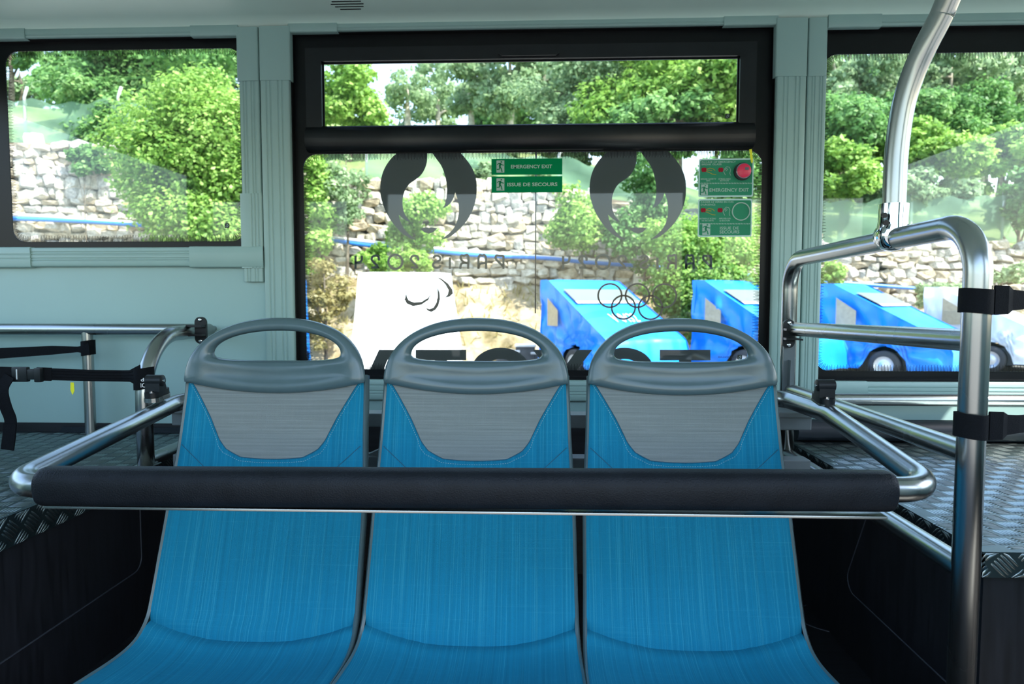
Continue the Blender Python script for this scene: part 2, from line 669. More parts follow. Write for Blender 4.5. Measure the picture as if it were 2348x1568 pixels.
# window outlines (x0, x1, z0, z1): black outside edge
W1 = (-1.86, -0.958, ez(0.170), ez(0.850))
W2 = (-0.803, 0.738, ez(-0.257), ez(0.857))
W3 = (0.876, 1.86, ez(-0.260), ez(0.846))

mb = MB()
# wall made of strips around the three openings
zb = ez(-0.41)
for (a, b_, c, d) in ((XL, W1[0], zb, ZC), (W1[0], W1[1], zb, W1[2]), (W1[0], W1[1], W1[3], ZC), (W1[1], W2[0], zb, ZC),
                      (W2[0], W2[1], zb, W2[2]), (W2[0], W2[1], W2[3], ZC), (W2[1], W3[0], zb, ZC),
                      (W3[0], W3[1], zb, W3[2]), (W3[0], W3[1], W3[3], ZC), (W3[1], XR, zb, ZC)):
    mb.box(a, b_, WY + 0.008, WY + 0.06, c, d)
struct(mb.build('wall_back', M['panel']))

mb = MB()
mb.box(XL, XR, WY + 0.002, WY + 0.06, -0.02, zb)
struct(mb.build('wall_back_lower', M['vinylX']))

floor = struct(MB().box(XL, XR, DOOR_Y, WY + 0.06, -0.06, 0.0).build('floor', M['vinylX']))
mesh('hatch_ring', *ribbon([(0, 0), (0, 0.001)], 0.001, 0, 0.001), M['weld'], floor)
_hc = at(1925, 1400, Z=0.0)
mb = MB()
mb.tube([(_hc.x + 0.14 * math.cos(t), _hc.y - 0.05 + 0.10 * math.sin(t), 0.001) for t in np.linspace(0, 6.28, 40)], 0.002, 6, False)
bpy.data.objects.remove([o for o in bpy.data.objects if o.name.startswith('hatch_ring')][0])
mb.build('hatch_ring', M['weld'], floor)

ceil = struct(MB().box(XL, XR, DOOR_Y, WY + 0.06, ZC, ZC + 0.09).build('ceiling', M['ceiling']))
# rounded cove between ceiling and wall
vs, fs = [], []
for k in range(9):
    a = math.pi / 2 * k / 8
    y, z = WY - 0.055 + 0.055 * math.sin(a), ZC - 0.028 + 0.028 * math.cos(a)
    vs += [(XL, y, z), (XR, y, z)]
vs += [(XL, WY + 0.01, ZC + 0.01), (XR, WY + 0.01, ZC + 0.01)]
for k in range(8):
    fs.append((2 * k, 2 * k + 1, 2 * k + 3, 2 * k + 2))
mesh('cove', vs, fs, M['ceiling'], ceil, True)
for k, (a, b_) in enumerate(((760, 828), (758, 834), (768, 834), (780, 828))):
    y = at(790, 3 + 6 * k, Z=ZC).y
    x0, x1 = at(a, 3 + 6 * k, Z=ZC).x, at(b_, 3 + 6 * k, Z=ZC).x
    MB().bbox(x0, x1, y - 0.0022, y + 0.0022, ZC - 0.0015, ZC + 0.001, 0.0007).build('vent_slot', M['black'], ceil)

# end walls with a window opening each, near side with the open doorway
for nm, x0, x1 in (('wall_left', XL - 0.06, XL), ('wall_right', XR, XR + 0.06)):
    mb = MB()
    mb.box(x0, x1, DOOR_Y, WY + 0.06, 0, ez(-0.05)).box(x0, x1, DOOR_Y, WY + 0.06, ez(0.74), ZC + 0.09)
    mb.box(x0, x1, DOOR_Y, DOOR_Y + 0.2, ez(-0.05), ez(0.74)).box(x0, x1, WY - 0.14, WY + 0.06, ez(-0.05), ez(0.74))
    struct(mb.build(nm, M['panel']))
mb = MB()
DL, DR = -0.95, 0.88             # sides of the open doorway, unseen; opening narrowed and lowered to dim the interior
mb.box(XL, DL, DOOR_Y - 0.05, DOOR_Y, -0.06, ez(0.10)).box(DR, XR, DOOR_Y - 0.05, DOOR_Y, -0.06, ez(0.10))
mb.box(XL, DL, DOOR_Y - 0.05, DOOR_Y, ez(0.62), ZC + 0.09).box(DR, XR, DOOR_Y - 0.05, DOOR_Y, ez(0.62), ZC + 0.09)
mb.box(DL - 0.25, DL, DOOR_Y - 0.05, DOOR_Y, ez(0.10), ez(0.62)).box(DR, DR + 0.25, DOOR_Y - 0.05, DOOR_Y, ez(0.10), ez(0.62))
mb.box(DL, DR, DOOR_Y - 0.05, DOOR_Y, ez(0.66), ZC + 0.09)
struct(mb.build('wall_front', M['panel']))


# ------------------------------------------------------------------ windows
def comb(parent, x0, x1, z0, z1, r, y, length=0.020, step=0.0046):
    """printed edge of the pane: fine lines that fade into the glass"""
    loop = rrect(x0, x1, z0, z1, r, 10)
    P = [Vector(p) for p in loop] + [Vector(loop[0])]
    seg = [(P[i + 1] - P[i]).length for i in range(len(P) - 1)]
    tot = sum(seg)
    vs, fs = [], []
    d, i, acc = 0.0, 0, 0.0
    cx, cz = (x0 + x1) / 2, (z0 + z1) / 2
    n = int(tot / step)
    for k in range(n):
        d = k * tot / n
        while acc + seg[i] < d:
            acc += seg[i]
            i += 1
        p = P[i].lerp(P[i + 1], (d - acc) / seg[i])
        t = (P[i + 1] - P[i]).normalized()
        nn = Vector((-t.y, t.x))
        L = length * (1.0 if k % 2 else 0.72) * (0.9 + 0.2 * random.random())
        w0, w1 = 0.0027, 0.0011
        a = p - nn * 0.002
        e = p + nn * L
        b0 = len(vs)
        vs += [(a.x - t.x * w0 / 2, y, a.y - t.y * w0 / 2), (a.x + t.x * w0 / 2, y, a.y + t.y * w0 / 2),
               (e.x + t.x * w1 / 2, y, e.y + t.y * w1 / 2), (e.x - t.x * w1 / 2, y, e.y - t.y * w1 / 2)]
        fs.append((b0, b0 + 1, b0 + 2, b0 + 3))
    o = mesh('printed_edge', vs, fs, M['black'], parent)
    o['kind'] = 'stuff'
    return o


GY = WY + 0.030                  # inner face of the glass


def window(n, outer, glass, r, name='pane'):
    w = thing('window_%d' % n, None, None, ((outer[0] + outer[1]) / 2, GY, outer[2]))
    struct(w)
    x0, x1, z0, z1 = outer
    vs, fs = extrude_poly([rect(x0 - .004, x1 + .004, z0 - .004, z1 + .004)] + [rrect(*g, r, 10)[::-1] for g in glass], GY - 0.004, GY)
    mesh('black_border', vs, fs, M['black'], w)
    # rubber seal around the opening
    vs, fs = extrude_poly([rect(x0 - .004, x1 + .004, z0 - .004, z1 + .004), rect(x0 + 0.008, x1 - 0.008, z0 + 0.008, z1 - 0.008)[::-1]], WY + 0.004, GY - 0.003)
    mesh('seal', vs, fs, M['black'], w)
    return w


g1 = (-1.757, -0.967, ez(0.194), ez(0.815))
w1 = window(1, W1, [g1], 0.045)
mesh('pane', *extrude_poly([rect(W1[0] + .01, W1[1] - .01, W1[2] + .01, W1[3] - .01)], GY + 0.001, GY + 0.006), M['glass'], w1)
comb(w1, *g1, 0.045, GY - 0.005)

g2 = (-0.771, 0.705, ez(-0.228), ez(0.474))
hop = (-0.697, 0.621, ez(0.559), ez(0.759))
w2 = thing('window_2', None, None, (0, GY, W2[2]))
struct(w2)
x0, x1, z0, z1 = W2
vs, fs = extrude_poly([rect(x0 - .004, x1 + .004, z0 - .004, z1 + .004), rrect(*g2, 0.045, 10)[::-1], rect(*hop)[::-1]], GY - 0.004, GY)
mesh('black_border', vs, fs, M['black'], w2)
vs, fs = extrude_poly([rect(x0 - .004, x1 + .004, z0 - .004, z1 + .004), rect(x0 + 0.008, x1 - 0.008, z0 + 0.008, z1 - 0.008)[::-1]], WY + 0.004, GY - 0.003)
mesh('seal', vs, fs, M['black'], w2)
mesh('pane', *extrude_poly([rect(x0 + .01, x1 - .01, z0 + .01, ez(0.50))], GY + 0.001, GY + 0.006), M['glass'], w2)
comb(w2, *g2, 0.045, GY - 0.005)
# tilting top light: frame, pane, gutter, handle
vs, fs = extrude_poly([rect(hop[0] - 0.055, hop[1] + 0.055, hop[2] - 0.02, hop[3] + 0.046), rect(hop[0] - 0.004, hop[1] + 0.004, hop[2] - .004, hop[3] + .004)[::-1]], GY - 0.022, GY - 0.003)
hf = mesh('top_light_frame', vs, fs, M['blackplastic'], w2)
mesh('top_light_pane', *extrude_poly([rect(hop[0] - .006, hop[1] + .006, hop[2] - .006, hop[3] + .006)], GY + 0.002, GY + 0.006), M['glass'], w2)
mb = MB()
ga, gb = at(698, 286, Y=WY), at(1732, 338, Y=WY)
n = 10
vs, fs = [], []
for k in range(n + 1):
    a = math.pi * k / n
    y = GY - 0.004 - 0.030 * math.sin(a) ** 0.7
    z = (ga.z + gb.z) / 2 + (ga.z - gb.z) / 2 * math.cos(a)
    e = 0.006 * (1 - math.sin(a))
    vs += [(ga.x + e, y, z), (gb.x - e, y, z)]
for k in range(n):
    fs.append((2 * k, 2 * k + 2, 2 * k + 3, 2 * k + 1))
fs += [tuple(range(0, 2 * n + 2, 2))[::-1], tuple(range(1, 2 * n + 3, 2))]
mesh('gutter_bar', vs, fs, M['blackplastic'], w2, True)
ha, hb = at(1143, 104, Y=WY), at(1282, 127, Y=WY)
vs, fs = extrude_poly([[(ha.x, ha.z), (ha.x, hb.z + 0.006), (ha.x + 0.01, hb.z), (hb.x - 0.01, hb.z), (hb.x, hb.z + 0.006), (hb.x, ha.z)]], GY - 0.036, GY - 0.02)
mesh('latch_handle', vs, fs, M['blackplastic'], w2)

g3 = (0.887, 1.78, ez(-0.227), ez(0.768))
w3 = window(3, W3, [g3], 0.045)
mesh('pane', *extrude_poly([rect(W3[0] + .01, W3[1] - .01, W3[2] + .01, W3[3] - .01)], GY + 0.001, GY + 0.006), M['glass'], w3)
comb(w3, *g3, 0.045, GY - 0.005)


# ------------------------------------------------------------------ fluted trims
def strip(axis, a0, a1, b0, b1, depth, flutes=(0.35, 0.62), proud=0.0, e=0.005):
    """fluted profile: length a0..a1 along the axis, width b0..b1 across, standing off the wall towards -Y"""
    yb, yf = WY + 0.010, WY - depth - proud
    w = b1 - b0
    prof = [(b0, yb), (b0, yf + e), (b0 + e * 0.4, yf + e * 0.3), (b0 + e, yf)]
    for f in flutes:
        c = b0 + w * f
        prof += [(c - 0.0030, yf), (c - 0.0012, yf + 0.0022), (c + 0.0012, yf + 0.0022), (c + 0.0030, yf)]
    prof += [(b1 - e, yf), (b1 - e * 0.4, yf + e * 0.3), (b1, yf + e), (b1, yb)]
    n = len(prof)
    vs = []
    for a in (a0, a1):
        for (b, y) in prof:
            vs.append((b, y, a) if axis == 'Z' else (a, y, b))
    fs = [(i, i + 1, n + i + 1, n + i) for i in range(n - 1)]
    fs += [tuple(range(n)), tuple(range(n, 2 * n))[::-1]]
    return vs, fs


tn = [0]


def trim(parts):
    """one trim with its sleeves: list of (part name, strip args)"""
    tn[0] += 1
    (nm, a) = parts[0]
    o = struct(mesh('trim_%d' % tn[0], *strip(**a), M['trim']))
    sharp(o, 28)
    for nm, a in parts[1:]:
        sharp(mesh(nm, *strip(**a), M['trim'], o), 28)
    return o


ztop = ZC - 0.020
zs = at(600, 188, Y=WY).z
FL = (0.22, 0.36, 0.62, 0.76)
trim([('t', dict(axis='Z', a0=ez(0.06), a1=ztop, b0=-0.960, b1=-0.8965, depth=0.012, flutes=FL)),
      ('corner_sleeve', dict(axis='Z', a0=zs, a1=ztop, b0=-0.966, b1=-0.8960, depth=0.012, proud=0.003, flutes=())),
      ('corner_sleeve', dict(axis='Z', a0=ez(0.104), a1=at(580, 445, Y=WY).z, b0=-0.966, b1=-0.8935, depth=0.012, proud=0.004, flutes=(0.55, 0.7, 0.85)))])
trim([('t', dict(axis='Z', a0=ez(-0.40), a1=ztop, b0=-0.892, b1=-0.798, depth=0.014, flutes=FL)),
      ('corner_sleeve', dict(axis='Z', a0=zs, a1=ztop, b0=-0.8925, b1=-0.792, depth=0.014, proud=0.003, flutes=()))])
zs2 = at(1830, 178, Y=WY).z
trim([('t', dict(axis='Z', a0=ez(-0.40), a1=ztop, b0=0.732, b1=0.822, depth=0.014, flutes=FL)),
      ('corner_sleeve', dict(axis='Z', a0=zs2, a1=ztop, b0=0.726, b1=0.8225, depth=0.014, proud=0.003, flutes=()))])
trim([('t', dict(axis='Z', a0=ez(-0.40), a1=ztop, b0=0.826, b1=0.884, depth=0.012, flutes=FL)),
      ('corner_sleeve', dict(axis='Z', a0=zs2, a1=ztop, b0=0.8255, b1=0.8825, depth=0.012, proud=0.003, flutes=()))])
# headers above the windows
hz = dict(axis='X', depth=0.010, flutes=(0.3,))
trim([('t', dict(a0=XL, a1=-0.96, b0=W1[3] - 0.006, b1=ZC - 0.012, **hz)),
      ('corner_sleeve', dict(a0=at(440, 70, Y=WY).x, a1=-0.9605, b0=W1[3] - 0.010, b1=ZC - 0.010, axis='X', depth=0.010, proud=0.003, flutes=())),
      ('joint_sleeve', dict(a0=XL, a1=at(62, 70, Y=WY).x, b0=W1[3] - 0.010, b1=ZC - 0.010, axis='X', depth=0.010, proud=0.003, flutes=()))])
trim([('t', dict(a0=-0.80, a1=0.734, b0=W2[3] - 0.006, b1=ZC - 0.010, **hz)),
      ('corner_sleeve', dict(a0=-0.7975, a1=at(775, 60, Y=WY).x, b0=W2[3] - 0.010, b1=ZC - 0.008, axis='X', depth=0.010, proud=0.003, flutes=())),
      ('corner_sleeve', dict(a0=at(1658, 60, Y=WY).x, a1=0.7315, b0=W2[3] - 0.010, b1=ZC - 0.008, axis='X', depth=0.010, proud=0.003, flutes=()))])
trim([('t', dict(a0=0.884, a1=XR, b0=W3[3] - 0.006, b1=ZC - 0.010, **hz)),
      ('corner_sleeve', dict(a0=0.8845, a1=at(2018, 50, Y=WY).x, b0=W3[3] - 0.010, b1=ZC - 0.008, axis='X', depth=0.010, proud=0.003, flutes=()))])
# sills below the windows
zl0, zl1 = ez(0.107), ez(0.172)
trim([('t', dict(axis='X', a0=XL, a1=-0.8965, b0=zl0 + 0.003, b1=zl1, depth=0.014, flutes=(0.3, 0.42, 0.62, 0.76))),
      ('joint_sleeve', dict(axis='X', a0=XL, a1=at(78, 590, Y=WY).x, b0=zl0, b1=zl1 + 0.002, depth=0.014, proud=0.004, flutes=(0.42, 0.62))),
      ('corner_sleeve', dict(axis='X', a0=at(440, 590, Y=WY).x, a1=-0.8935, b0=zl0 - 0.001, b1=zl1 + 0.002, depth=0.014, proud=0.004, flutes=()))])
trim([('t', dict(axis='X', a0=-0.797, a1=0.731, b0=ez(-0.325), b1=ez(-0.258), depth=0.014, flutes=(0.3, 0.45, 0.72)))])
trim([('t', dict(axis='X', a0=0.8845, a1=XR, b0=ez(-0.305), b1=ez(-0.258), depth=0.012, flutes=(0.35, 0.62))),
      ('corner_sleeve', dict(axis='X', a0=0.885, a1=at(1985, 890, Y=WY).x, b0=ez(-0.308), b1=ez(-0.256), depth=0.012, proud=0.003, flutes=()))])


# ------------------------------------------------------------------ platforms with tread plate
WP = WY - 0.001                  # back edge of the platforms


def tread_cells(x0, x1, y0, y1, cell, ang, mg=0.012):
    """raised five-bar pattern inside a rectangle; returns list of (centre, direction)"""
    out = []
    ca, sa = math.cos(ang), math.sin(ang)
    cx, cy = (x0 + x1) / 2, (y0 + y1) / 2
    R = int(math.hypot(x1 - x0, y1 - y0) / cell / 2) + 2
    for i in range(-R, R + 1):
        for j in range(-R, R + 1):
            for k in range(5):
                o = (k - 2) * cell * 0.172
                if (i + j) % 2:
                    lx, ly, d = i * cell, j * cell + o, (ca, sa)
                else:
                    lx, ly, d = i * cell + o, j * cell, (-sa, ca)
                x, y = cx + lx * ca - ly * sa, cy + lx * sa + ly * ca
                if x0 + mg < x < x1 - mg and y0 + mg < y < y1 - mg:
                    out.append((x, y, d))
    return out


def bar_prims(cells, L, w, h, put):
    vs, fs = [], []
    for (x, y, d) in cells:
        nx, ny = -d[1], d[0]
        b = len(vs)
        for (a, c, hh) in ((-L / 2, -w * .25, 0), (-L * .22, -w / 2, 0), (L * .22, -w / 2, 0), (L / 2, -w * .25, 0), (L / 2, w * .25, 0), (L * .22, w / 2, 0), (-L * .22, w / 2, 0), (-L / 2, w * .25, 0),
                           (-L * .34, 0, h), (L * .34, 0, h)):
            vs.append(put(x + d[0] * a + nx * c, y + d[1] * a + ny * c, hh))
        fs += [(b, b + 1, b + 8), (b + 1, b + 2, b + 9, b + 8), (b + 2, b + 3, b + 9), (b + 3, b + 4, b + 9), (b + 4, b + 5, b + 9), (b + 5, b + 6, b + 8, b + 9), (b + 6, b + 7, b + 8), (b + 7, b, b + 8)]
    return vs, fs


def platform(side, label, x0, x1, yf, lip, edge):
    p = thing('raised_platform', label, 'platform', ((x0 + x1) / 2, (yf + WP) / 2, 0))
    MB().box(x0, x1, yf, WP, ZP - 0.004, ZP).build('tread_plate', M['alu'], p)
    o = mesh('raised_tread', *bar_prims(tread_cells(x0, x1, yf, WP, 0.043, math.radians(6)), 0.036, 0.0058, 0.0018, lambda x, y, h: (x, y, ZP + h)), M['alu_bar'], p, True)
    o['kind'] = 'stuff'
    # folded edge towards the seats and towards the door
    ex = edge
    s = 1 if side == 'L' else -1
    lp = MB().box(min(ex, ex - s * 0.004), max(ex, ex - s * 0.004), yf, WP, ZP - lip, ZP - 0.004).build('side_lip', M['alu'], p)
    o = mesh('raised_tread', *bar_prims(tread_cells(yf, WP, ZP - lip, ZP, 0.043, math.radians(45), -0.006), 0.036, 0.0050, 0.0018, lambda a, b, h: (ex + s * h, a, min(ZP - 0.002, max(ZP - lip + 0.001, b)))), M['alu_bar'], lp, True)
    o['kind'] = 'stuff'
    lp = MB().box(x0, x1, yf, yf + 0.004, ZP - lip, ZP - 0.004).build('front_lip', M['alu'], p)
    o = mesh('raised_tread', *bar_prims(tread_cells(x0, x1, ZP - lip, ZP, 0.043, math.radians(45), -0.006), 0.036, 0.0050, 0.0018, lambda a, b, h: (max(x0, min(x1, a)), yf - h, min(ZP - 0.002, max(ZP - lip + 0.001, b)))), M['alu_bar'], lp, True)
    o['kind'] = 'stuff'
    # dark vinyl box below, floor vinyl drawn up its foot with a welded seam
    MB().box(x0 + (0 if side == 'L' else 0.012), x1 - (0.012 if side == 'L' else 0), yf + 0.014, WP, 0, ZP - 0.006).build('vinyl_box', M['vinylZ'], p)
    fx = ex - s * 0.012
    pts = [(fx, yf + 0.014, ez(-0.738)), (fx, 1.80 if side == 'L' else 1.76, ez(-0.738)), (fx, 1.80 if side == 'L' else 1.63, ZP - lip)]
    MB().tube(fillet(pts, 0.035), 0.0022, 6).build('weld_seam', M['weld'], p)
    # curved infill where the box meets the back wall
    vs, fs = [], []
    for k in range(7):
        a = math.pi / 2 * k / 6
        vs += [(fx + s * 0.10 * (1 - math.sin(a)), WP - 0.10 * (1 - math.cos(a)), 0.0), (fx + s * 0.10 * (1 - math.sin(a)), WP - 0.10 * (1 - math.cos(a)), ZP - lip)]
    for k in range(6):
        fs.append((2 * k, 2 * k + 1, 2 * k + 3, 2 * k + 2))
    mesh('corner_infill', vs, fs, M['vinylX'], p, True)
    return p


platform('L', 'raised aluminium tread plate platform left of the blue seats, under the buckled strap', XL + 0.002, XPL, 0.95, 0.066, XPL)
platform('R', 'raised aluminium tread plate platform right of the blue seats, behind the tall steel post', XPR, XR - 0.002, 1.203, 0.046, XPR)

# dark bolster along the wall on the right platform, low dark strip on the left one
ba = at(1812, 1000, Y=2.15)
pts = []
mb = MB()
n = 12
vs, fs = [], []
for k in range(n):
    a = 2 * math.pi * k / n
    y, z = WY - 0.045 + 0.040 * math.cos(a), ZP + 0.034 + 0.034 * math.sin(a)
    vs += [(0.80, y, z), (XR - 0.002, y, z)]
for k in range(n):
    j = (k + 1) % n
    fs.append((2 * k, 2 * k + 1, 2 * j + 1, 2 * j))
fs += [tuple(range(0, 2 * n, 2))[::-1], tuple(range(1, 2 * n, 2))]
tag(mesh('wall_bolster', vs, fs, M['darkpad'], None, True), 'dark rounded bolster lying along the wall on the right platform', 'bolster')
a, b_ = at(140, 980, Y=WY), at(405, 980, Y=WY)
vs, fs = extrude_poly([[(a.x, ZP + 0.001), (b_.x + 0.12, ZP + 0.001), (b_.x + 0.12, ZP + 0.018), (a.x + 0.012, ZP + 0.018)]], WY - 0.012, WY + 0.006)
tag(mesh('wall_skirting', vs, fs, M['darkpad']), 'low dark skirting strip at the foot of the wall behind the left platform', 'skirting')


# ------------------------------------------------------------------ seats
PROF = [(1.530, -0.040), (1.502, -0.139), (1.490, -0.205), (1.468, -0.290), (1.446, -0.370), (1.414, -0.460), (1.380, -0.545), (1.352, -0.615),
        (1.335, -0.650), (1.300, -0.676), (1.240, -0.682), (1.145, -0.672), (1.040, -0.658), (0.960, -0.648), (0.925, -0.656), (0.912, -0.680)]
_sp = smooth_path([Vector((0, y, z)) for y, z in PROF], 10)
_len = [0.0]
for i in range(1, len(_sp)):
    _len.append(_len[-1] + (_sp[i] - _sp[i - 1]).length)


def s_at_z(z):
    """arc length where the back passes a height"""
    for i in range(1, len(_sp)):
        if _sp[i].z <= z:
            t = (_sp[i - 1].z - z) / (_sp[i - 1].z - _sp[i].z)
            return _len[i - 1] + t * (_len[i] - _len[i - 1])


def prof(s):
    i = max(1, min(len(_len) - 1, int(np.searchsorted(_len, s))))
    t = (s - _len[i - 1]) / max(1e-9, _len[i] - _len[i - 1])
    p = _sp[i - 1].lerp(_sp[i], t)
    a = _sp[max(0, i - 3)]
    b = _sp[min(len(_sp) - 1, i + 2)]
    tg = (b - a).normalized()
    nrm = Vector((0, tg.z, -tg.y))      # towards the sitter (front / up)
    if nrm.y > 0 and abs(nrm.z) < 0.3:
        nrm = -nrm
    if nrm.z < -0.2:
        nrm = -nrm
    return p, nrm


S_HR = s_at_z(-0.195)
S_J = s_at_z(-0.652)
S_END = _len[-1]


def half_w(s):
    return float(np.interp(s, [s_at_z(-0.18), s_at_z(-0.30), s_at_z(-0.43), s_at_z(-0.60), S_J, S_J + 0.12, S_J + 0.25, S_END],
                           [0.1985, 0.2025, 0.2100, 0.2125, 0.2140, 0.2190, 0.2200, 0.2080]))


def surf(u, s, off=0.0):
    """point on the cushion surface; u in -1..1 across, s arc length from the top"""
    p, n = prof(s)
    conc = float(np.interp(s, [S_HR, S_HR + 0.2, S_J, S_J + 0.1, S_END], [0.010, 0.014, 0.020, 0.022, 0.012]))
    d = -conc * (1 - abs(u) ** 2.2) + off
    if abs(u) > 0.93:
        d -= 0.004 * ((abs(u) - 0.93) / 0.07) ** 2
    q = p + n * d
    return Vector((u * half_w(s), q.y, q.z))


SEAT_Z = 0.0


def build_seat():
    cx = -0.140
    root = thing('bus_seat', None, 'seat', (cx, 1.30, 0))
    sh = Vector((cx, 0, EYE))

    def cushion(name, s0, s1, mat, nv):
        nu = 28
        vs, uv, fs = [], [], []
        for j in range(nv + 1):
            for i in range(nu + 1):
                u = -1 + 2 * i / nu
                dj = 0.026 * (1 - abs(u) ** 2.6)          # the seam between back and seat sags in the middle
                sa, sz = s0 + (dj if s0 == S_J else 0), s1 + (dj if s1 == S_J else 0)
                tj = j / nv
                tj = 0.5 - 0.5 * math.cos(math.pi * tj) if False else tj
                s = sa + (sz - sa) * tj
                e = (s - sa) if s0 == S_J else (sz - s)
                dip = -0.012 * max(0, 1 - e / 0.020) ** 2
                vs.append(surf(u, s, dip) + sh)
                uv.append((u * half_w(s), s))
        W = nu + 1
        for j in range(nv):
            for i in range(nu):
                fs.append((j * W + i, j * W + i + 1, (j + 1) * W + i + 1, (j + 1) * W + i))
        # sides and back so that the cushion is a solid
        base = len(vs)
        for j in range(nv + 1):
            s = s0 + (s1 - s0) * j / nv
            for u in (-1, 1):
                vs.append(surf(u, s, -0.03) + sh)
                uv.append((u * half_w(s), s))
        for j in range(nv):
            a, b = base + 2 * j, base + 2 * j + 2
            fs += [(j * W, (j + 1) * W, b, a), (j * W + nu, a + 1, b + 1, (j + 1) * W + nu), (a, b, b + 1, a + 1)]
        o = mesh(name, vs, fs, mat, root, True, uv=uv)
        sharp(o, 50)
        return o

    back = cushion('backrest_cushion', S_HR - 0.025, S_J, M['blue'], 90)
    cushion('seat_cushion', S_J, S_END, M['blue'], 80)

    # grey insert panel on the upper back
    s_b = s_at_z(-0.335)

    def ue(t):                            # half width of the insert along the back, t 0 top .. 1 bottom
        return float(np.interp(t, [0.0, 0.12, 0.55, 0.82, 0.93, 1.0], [0.985, 0.915, 0.70, 0.585, 0.50, 0.34]))
    nu, nv = 26, 26
    vs, uv, fs = [], [], []
    edge_l, edge_r = [], []
    for j in range(nv + 1):
        t = j / nv
        for i in range(nu + 1):
            u = (-1 + 2 * i / nu) * ue(t)
            s = S_HR - 0.02 + (s_b - S_HR + 0.02) * t + 0.012 * t * (1 - (u / 0.6) ** 2)
            vs.append(surf(u, s, 0.0012) + sh)
            uv.append((u * half_w(s), s))
            if i == 0:
                edge_l.append((u, s))
            if i == nu:
                edge_r.append((u, s))
    bottom = [((-1 + 2 * i / nu) * ue(1), s_b + 0.012 * (1 - ((-1 + 2 * i / nu) * ue(1) / 0.6) ** 2)) for i in range(nu + 1)]
    W = nu + 1
    fs = [(j * W + i, j * W + i + 1, (j + 1) * W + i + 1, (j + 1) * W + i) for j in range(nv) for i in range(nu)]
    ins = mesh('backrest_insert', vs, fs, M['grey'], root, True, uv=uv)

    def line(pts, w, off, dash=None):
        vs, fs = [], []
        P = [surf(u, s, off) + sh for u, s in pts]
        # resample
        d = [0.0]
        for i in range(1, len(P)):
            d.append(d[-1] + (P[i] - P[i - 1]).length)
        tot = d[-1]

        def pt(x):
            i = max(1, min(len(d) - 1, int(np.searchsorted(d, x))))
            return P[i - 1].lerp(P[i], (x - d[i - 1]) / max(1e-9, d[i] - d[i - 1]))
        step = dash or 0.006
        k = 0.0
        while k < tot:
            a, b = pt(k), pt(min(tot, k + step * (0.55 if dash else 1.02)))
            if (b - a).length > 1e-5:
                t = (b - a).normalized()
                n2 = t.cross(Vector((0, -1, 0.2))).normalized() * w / 2
                c = len(vs)
                vs.extend([a - n2, a + n2, b + n2, b - n2])
                fs.append((c, c + 1, c + 2, c + 3))
            k += step
        return vs, fs
    border = edge_l[2:] + bottom[1:-1] + edge_r[::-1][:-2]
    mb = MB()
    mb.add(*line(border, 0.0016, 0.0017))
    mb.build('insert_seam', M['seam'], ins)
    cu, cs = 0.0, (S_HR + s_b) / 2
    outb = []
    for (u, s) in border:
        du = 0.030 if u > 0 else -0.030
        f = 1.0 if s < s_b - 0.004 else 0.4
        outb.append((max(-.97, min(.97, u + du * f)), s + (0.008 if s > s_b - 0.03 else 0.0)))
    o = MB().add(*line(outb, 0.0011, 0.0012, 0.0052)).build('stitching', M['stitch'], back)
    o['kind'] = 'stuff'
    for sg in (-1, 1):
        dl = [(sg * (0.98 - 0.42 * k / 12), s_at_z(-0.318) + 0.075 * (k / 12)) for k in range(13)]
        MB().add(*line(dl, 0.0013, 0.0010)).build('diagonal_seam', M['seam'], back)

    # shell: back plate and rim
    nv = 70
    vs, fs = [], []
    sec = 9
    for j in range(nv + 1):
        s = S_HR - 0.03 + (S_END - S_HR + 0.03) * j / nv
        p, n = prof(s)
        w = half_w(s)
        for (x, d) in ((-w + .001, -0.005), (-w - 0.004, -0.0005), (-w - 0.0075, -0.005), (-w - 0.006, -0.034), (0, -0.05), (w + 0.006, -0.034), (w + 0.0075, -0.005), (w + 0.004, -0.0005), (w - .001, -0.005)):
            q = p + n * d
            vs.append(Vector((x, q.y, q.z)) + sh)
    for j in range(nv):
        for i in range(sec - 1):
            fs.append((j * sec + i, j * sec + i + 1, (j + 1) * sec + i + 1, (j + 1) * sec + i))
    sharp(mesh('shell', vs, fs, M['seatplastic'], root, True), 70)

    # head part with grab handle: ring between the outline and the hand hole
    k_ = 1.495 / F
    a_w, a_h, sag = 0.2045, 0.1415, 0.0275      # outline half width, height, sag of the lower edge
    z_base = -0.1815
    hw, ht, hbm, hc = 0.1455, 0.0500, 0.0165, 0.062

    def inside_outer(x, z):
        if z >= 0:
            return (abs(x) / a_w) ** 2.25 + (z / a_h) ** 2.25 <= 1
        return abs(x) <= a_w and z >= -sag * (1 - (x / a_w) ** 2)

    def inside_hole(x, z):
        zz = z - hc
        if zz >= 0:
            return (abs(x) / hw) ** 2.1 + (zz / ht) ** 2.1 <= 1
        return (abs(x) / hw) ** 3.2 + (-zz / hbm) ** 3.2 <= 1

    def radius(fn, dx, dz):
        lo, hi = 0.0, 0.5
        for _ in range(40):
            m_ = (lo + hi) / 2
            if fn(dx * m_, hc + dz * m_):
                lo = m_
            else:
                hi = m_
        return lo
    N, K = 128, 10
    # angles spaced by arc length of the outer loop
    dense = []
    for i in range(2400):
        a = 2 * math.pi * i / 2400 - math.pi / 2
        r = radius(inside_outer, math.cos(a), math.sin(a))
        dense.append((a, r * math.cos(a), hc + r * math.sin(a)))
    acc = [0.0]
    for i in range(1, 2400):
        acc.append(acc[-1] + math.hypot(dense[i][1] - dense[i - 1][1], dense[i][2] - dense[i - 1][2]))
    angs = [dense[int(np.searchsorted(acc, acc[-1] * k / N))][0] for k in range(N)]
    y_lean = lambda z: 1.490 + (z_base + z + 0.205) * 0.21
